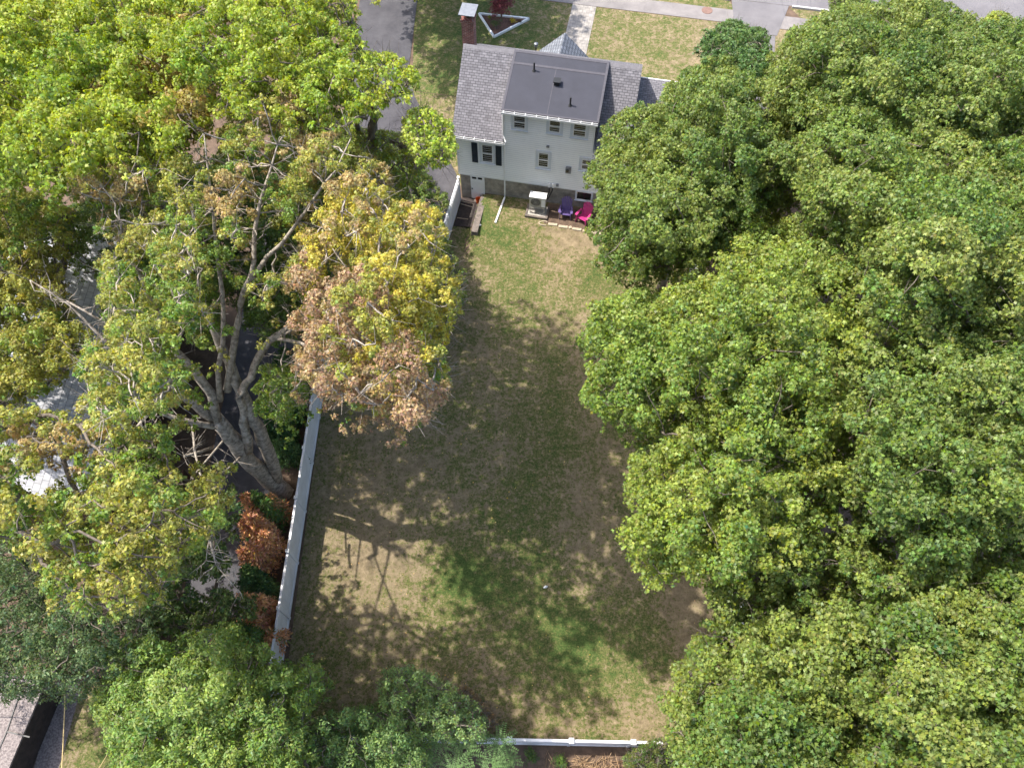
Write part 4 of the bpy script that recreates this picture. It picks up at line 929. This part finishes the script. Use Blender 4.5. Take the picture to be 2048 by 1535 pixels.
# ------------------------------------------------------------------ neighbour's place on the left
def gable_house(name, label, x0, x1, y0, y1, ez, rz, m):
    h = empty(name, (x0, y0, 0), 0, label, 'house'); W_, D_ = x1 - x0, y1 - y0
    q = MB().box(0, W_, 0, D_, 0, ez - .1)
    for y in (0, D_): q.add([(0, y, ez - .1), (W_, y, ez - .1), (W_ / 2, y, rz - .2)], [(0, 1, 2)])
    q.build('wall', M['terracotta'], h)
    a = math.atan2(rz - ez, W_ / 2 + .3); L = (W_ / 2 + .3) / cos(a)
    for sg in (-1, 1):
        o = MB().box(0, L, -.3, D_ + .3, -.1, 0).build('roof', m, h)
        o.location = (-.3 if sg < 0 else W_ + .3, 0 if sg < 0 else D_, ez); o.rotation_euler = (0, -a, 0) if sg < 0 else (0, -a, pi)
    for y in (1.5, 4.5, 7.5):
        if y < D_ - 1:
            w_ = MB().box(W_, W_ + .04, y, y + .9, 1.2, 2.5).build('window', M['trim'], h); MB().box(W_ + .045, W_ + .05, y + .08, y + .82, 1.28, 2.42).build('pane', M['glass'], w_)
    MB().box(-.32, -.2, -.3, D_ + .3, ez - .14, ez - .02).box(W_ + .2, W_ + .32, -.3, D_ + .3, ez - .14, ez - .02).build('gutter', M['white'], h)
gable_house('neighbour_house', 'neighbour house under the left trees with pale grey tiled roof', -24.5, -17.2, 11.5, 24.5, 4.2, 6.0, M['tile'])
# low flat roofed building with granule roofing, bottom left
a0, a1 = at(84, 1380, 1.7), at(15, 1545, 1.7)
sd = empty('flat_roofed_shed', (a0[0], a0[1], 0), 0, 'low building with gravelly roll roofing and dark seams in the lower left corner', 'shed')
def rel(u, v, z): q = at(u, v, z) - a0; return q[0], q[1]
pts = [rel(92, 1360, 1.7), rel(-10, 1600, 1.7), rel(-200, 1540, 1.7), rel(-100, 1310, 1.7)]
pin = [(x * .97 - .06, y * .97) for x, y in pts]
MB().prism(pin[::-1], 0, 1.6).build('wall', M['darksoil'], sd); rf = MB().prism(pts[::-1], 1.6, 1.7).build('roof', M['gravelroof'], sd)
def line(m, p, q, w_, par, z=1.7): 
    a = rel(*p, z); b = rel(*q, z); m.bar((*a, z + .02), (*b, z + .02), w_, .03)
q = MB(); line(q, (45, 1370), (14, 1462), .035, sd); line(q, (14, 1462), (-20, 1540), .035, sd); line(q, (14, 1462), (60, 1473), .05, sd); line(q, (-5, 1430), (-40, 1500), .05, sd); q.build('seam', M['black'], rf)
# ground strip next to it, cables and board
sheet('gravel_strip', [at(150, 1535, 0)[:2], at(60, 1620, 0)[:2], at(105, 1390, 0)[:2], at(150, 1390, 0)[:2]][:0] or [(-19.2, -1), (-18.2, -1), (-18.0, 5), (-19.0, 5)], M['gravelroof'], .020)
q = MB(); a = at(131, 1240, 4.5); b = at(122, 1560, 4.5)
q.tube([a + (b - a) * t + np.array((0, 0, -.12 * sin(pi * t))) for t in np.linspace(-.5, 1.5, 10)], .018, 5); tag(q.build('overhead_cable', M['rope']), 'yellowish cable running straight down past the gravelly roof', 'cable')
q = MB(); a = at(236, 1472, .6); b = at(192, 1545, .1); q.tube([a, b], .012, 5); tag(q.build('guy_wire', M['rope']), 'short slanting tan wire above the neighbour grass', 'wire')
q = MB(); a = at(268, 1492, .25); b = at(238, 1560, .25); q.bar(a, b, .12, .5); tag(q.build('edging_board', M['timber']), 'grey edging board beside the pale ash tree', 'board')
q = MB(); q.bar((-15.1, -2, .7), (-15.1, 14, .7), .05, 1.4); 
for y in range(-2, 15, 2): q.box(-15.2, -15.05, y, y + .1, 0, 1.5)
tag(q.build('wooden_fence', M['terracotta']), 'dark brown board fence beside the neighbour driveway', 'fence')

# brush pile behind the back fence
rng = np.random.default_rng(9); q = MB(); b0 = at(1190, 1560, 0)
for i in range(520):
    a = rng.uniform(0, 2 * pi); rr = abs(rng.normal(0, .75)); hh = max(.05, .75 - rr * .45) * rng.uniform(.2, 1)
    p = np.array((np.clip(rr * cos(a) * 1.6, -2, 2), np.clip(rr * sin(a) * .7, -1, .75), hh)); d = unit(rng.normal(size=3) * (1, 1, .35)) * rng.uniform(.15, .5)
    q.tube([p - d, p + rng.normal(0, .04, 3), p + d], [.012, .014, .006], 4)
o = q.build('brush_pile', mat('dry_brush', (.40, .27, .15), .9, (.13, .075, .04), 5, 6, contrast=(.4, .6))); o.location = (b0[0], b0[1], 0); tag(o, 'heap of dry reddish brown brush outside the back fence', 'brush pile')
rngb = np.random.default_rng(10)
for i, (u, v, lb) in enumerate(((1060, 1510, 'low leafy weed at the left side of the brush pile'), (1120, 1525, 'low leafy weed in front of the left of the brush pile'), (1262, 1520, 'bright green weed at the right of the brush pile'))):
    p = at(u, v, .3); bush('weed', lb, p[0], p[1], 0, .35, .6, ((.06, .12, .03), (.12, .2, .04)), 90 + i, .07, 34)

# fallen leaves scattered over the shady lawn
rng = np.random.default_rng(77); n = 1900
X = rng.uniform(-9.3, 8.8, n) ; Y = rng.uniform(3.1, 24, n); k = rng.random(n) < np.clip(1.15 - (X + 9.3) / 13, .12, 1); X, Y = X[k], Y[k]; n = len(X)
T = np.stack([X, Y, gh(X, Y) + .03], 1); A = unit(rng.normal(0, .25, (n, 3)) + np.array([0, 0, 1])); K = lerp((.5, .38, .14), (.38, .27, .16), 0)[None] * rng.uniform(.6, 1.1, (n, 1))
fl = leaf_mesh('fallen_leaves', T, A, K, rng, .075, 1, LEAF6, 0.0, None, M['leaf']); tag(fl, 'yellow fallen leaves scattered over the lawn', 'leaves', kind='stuff')
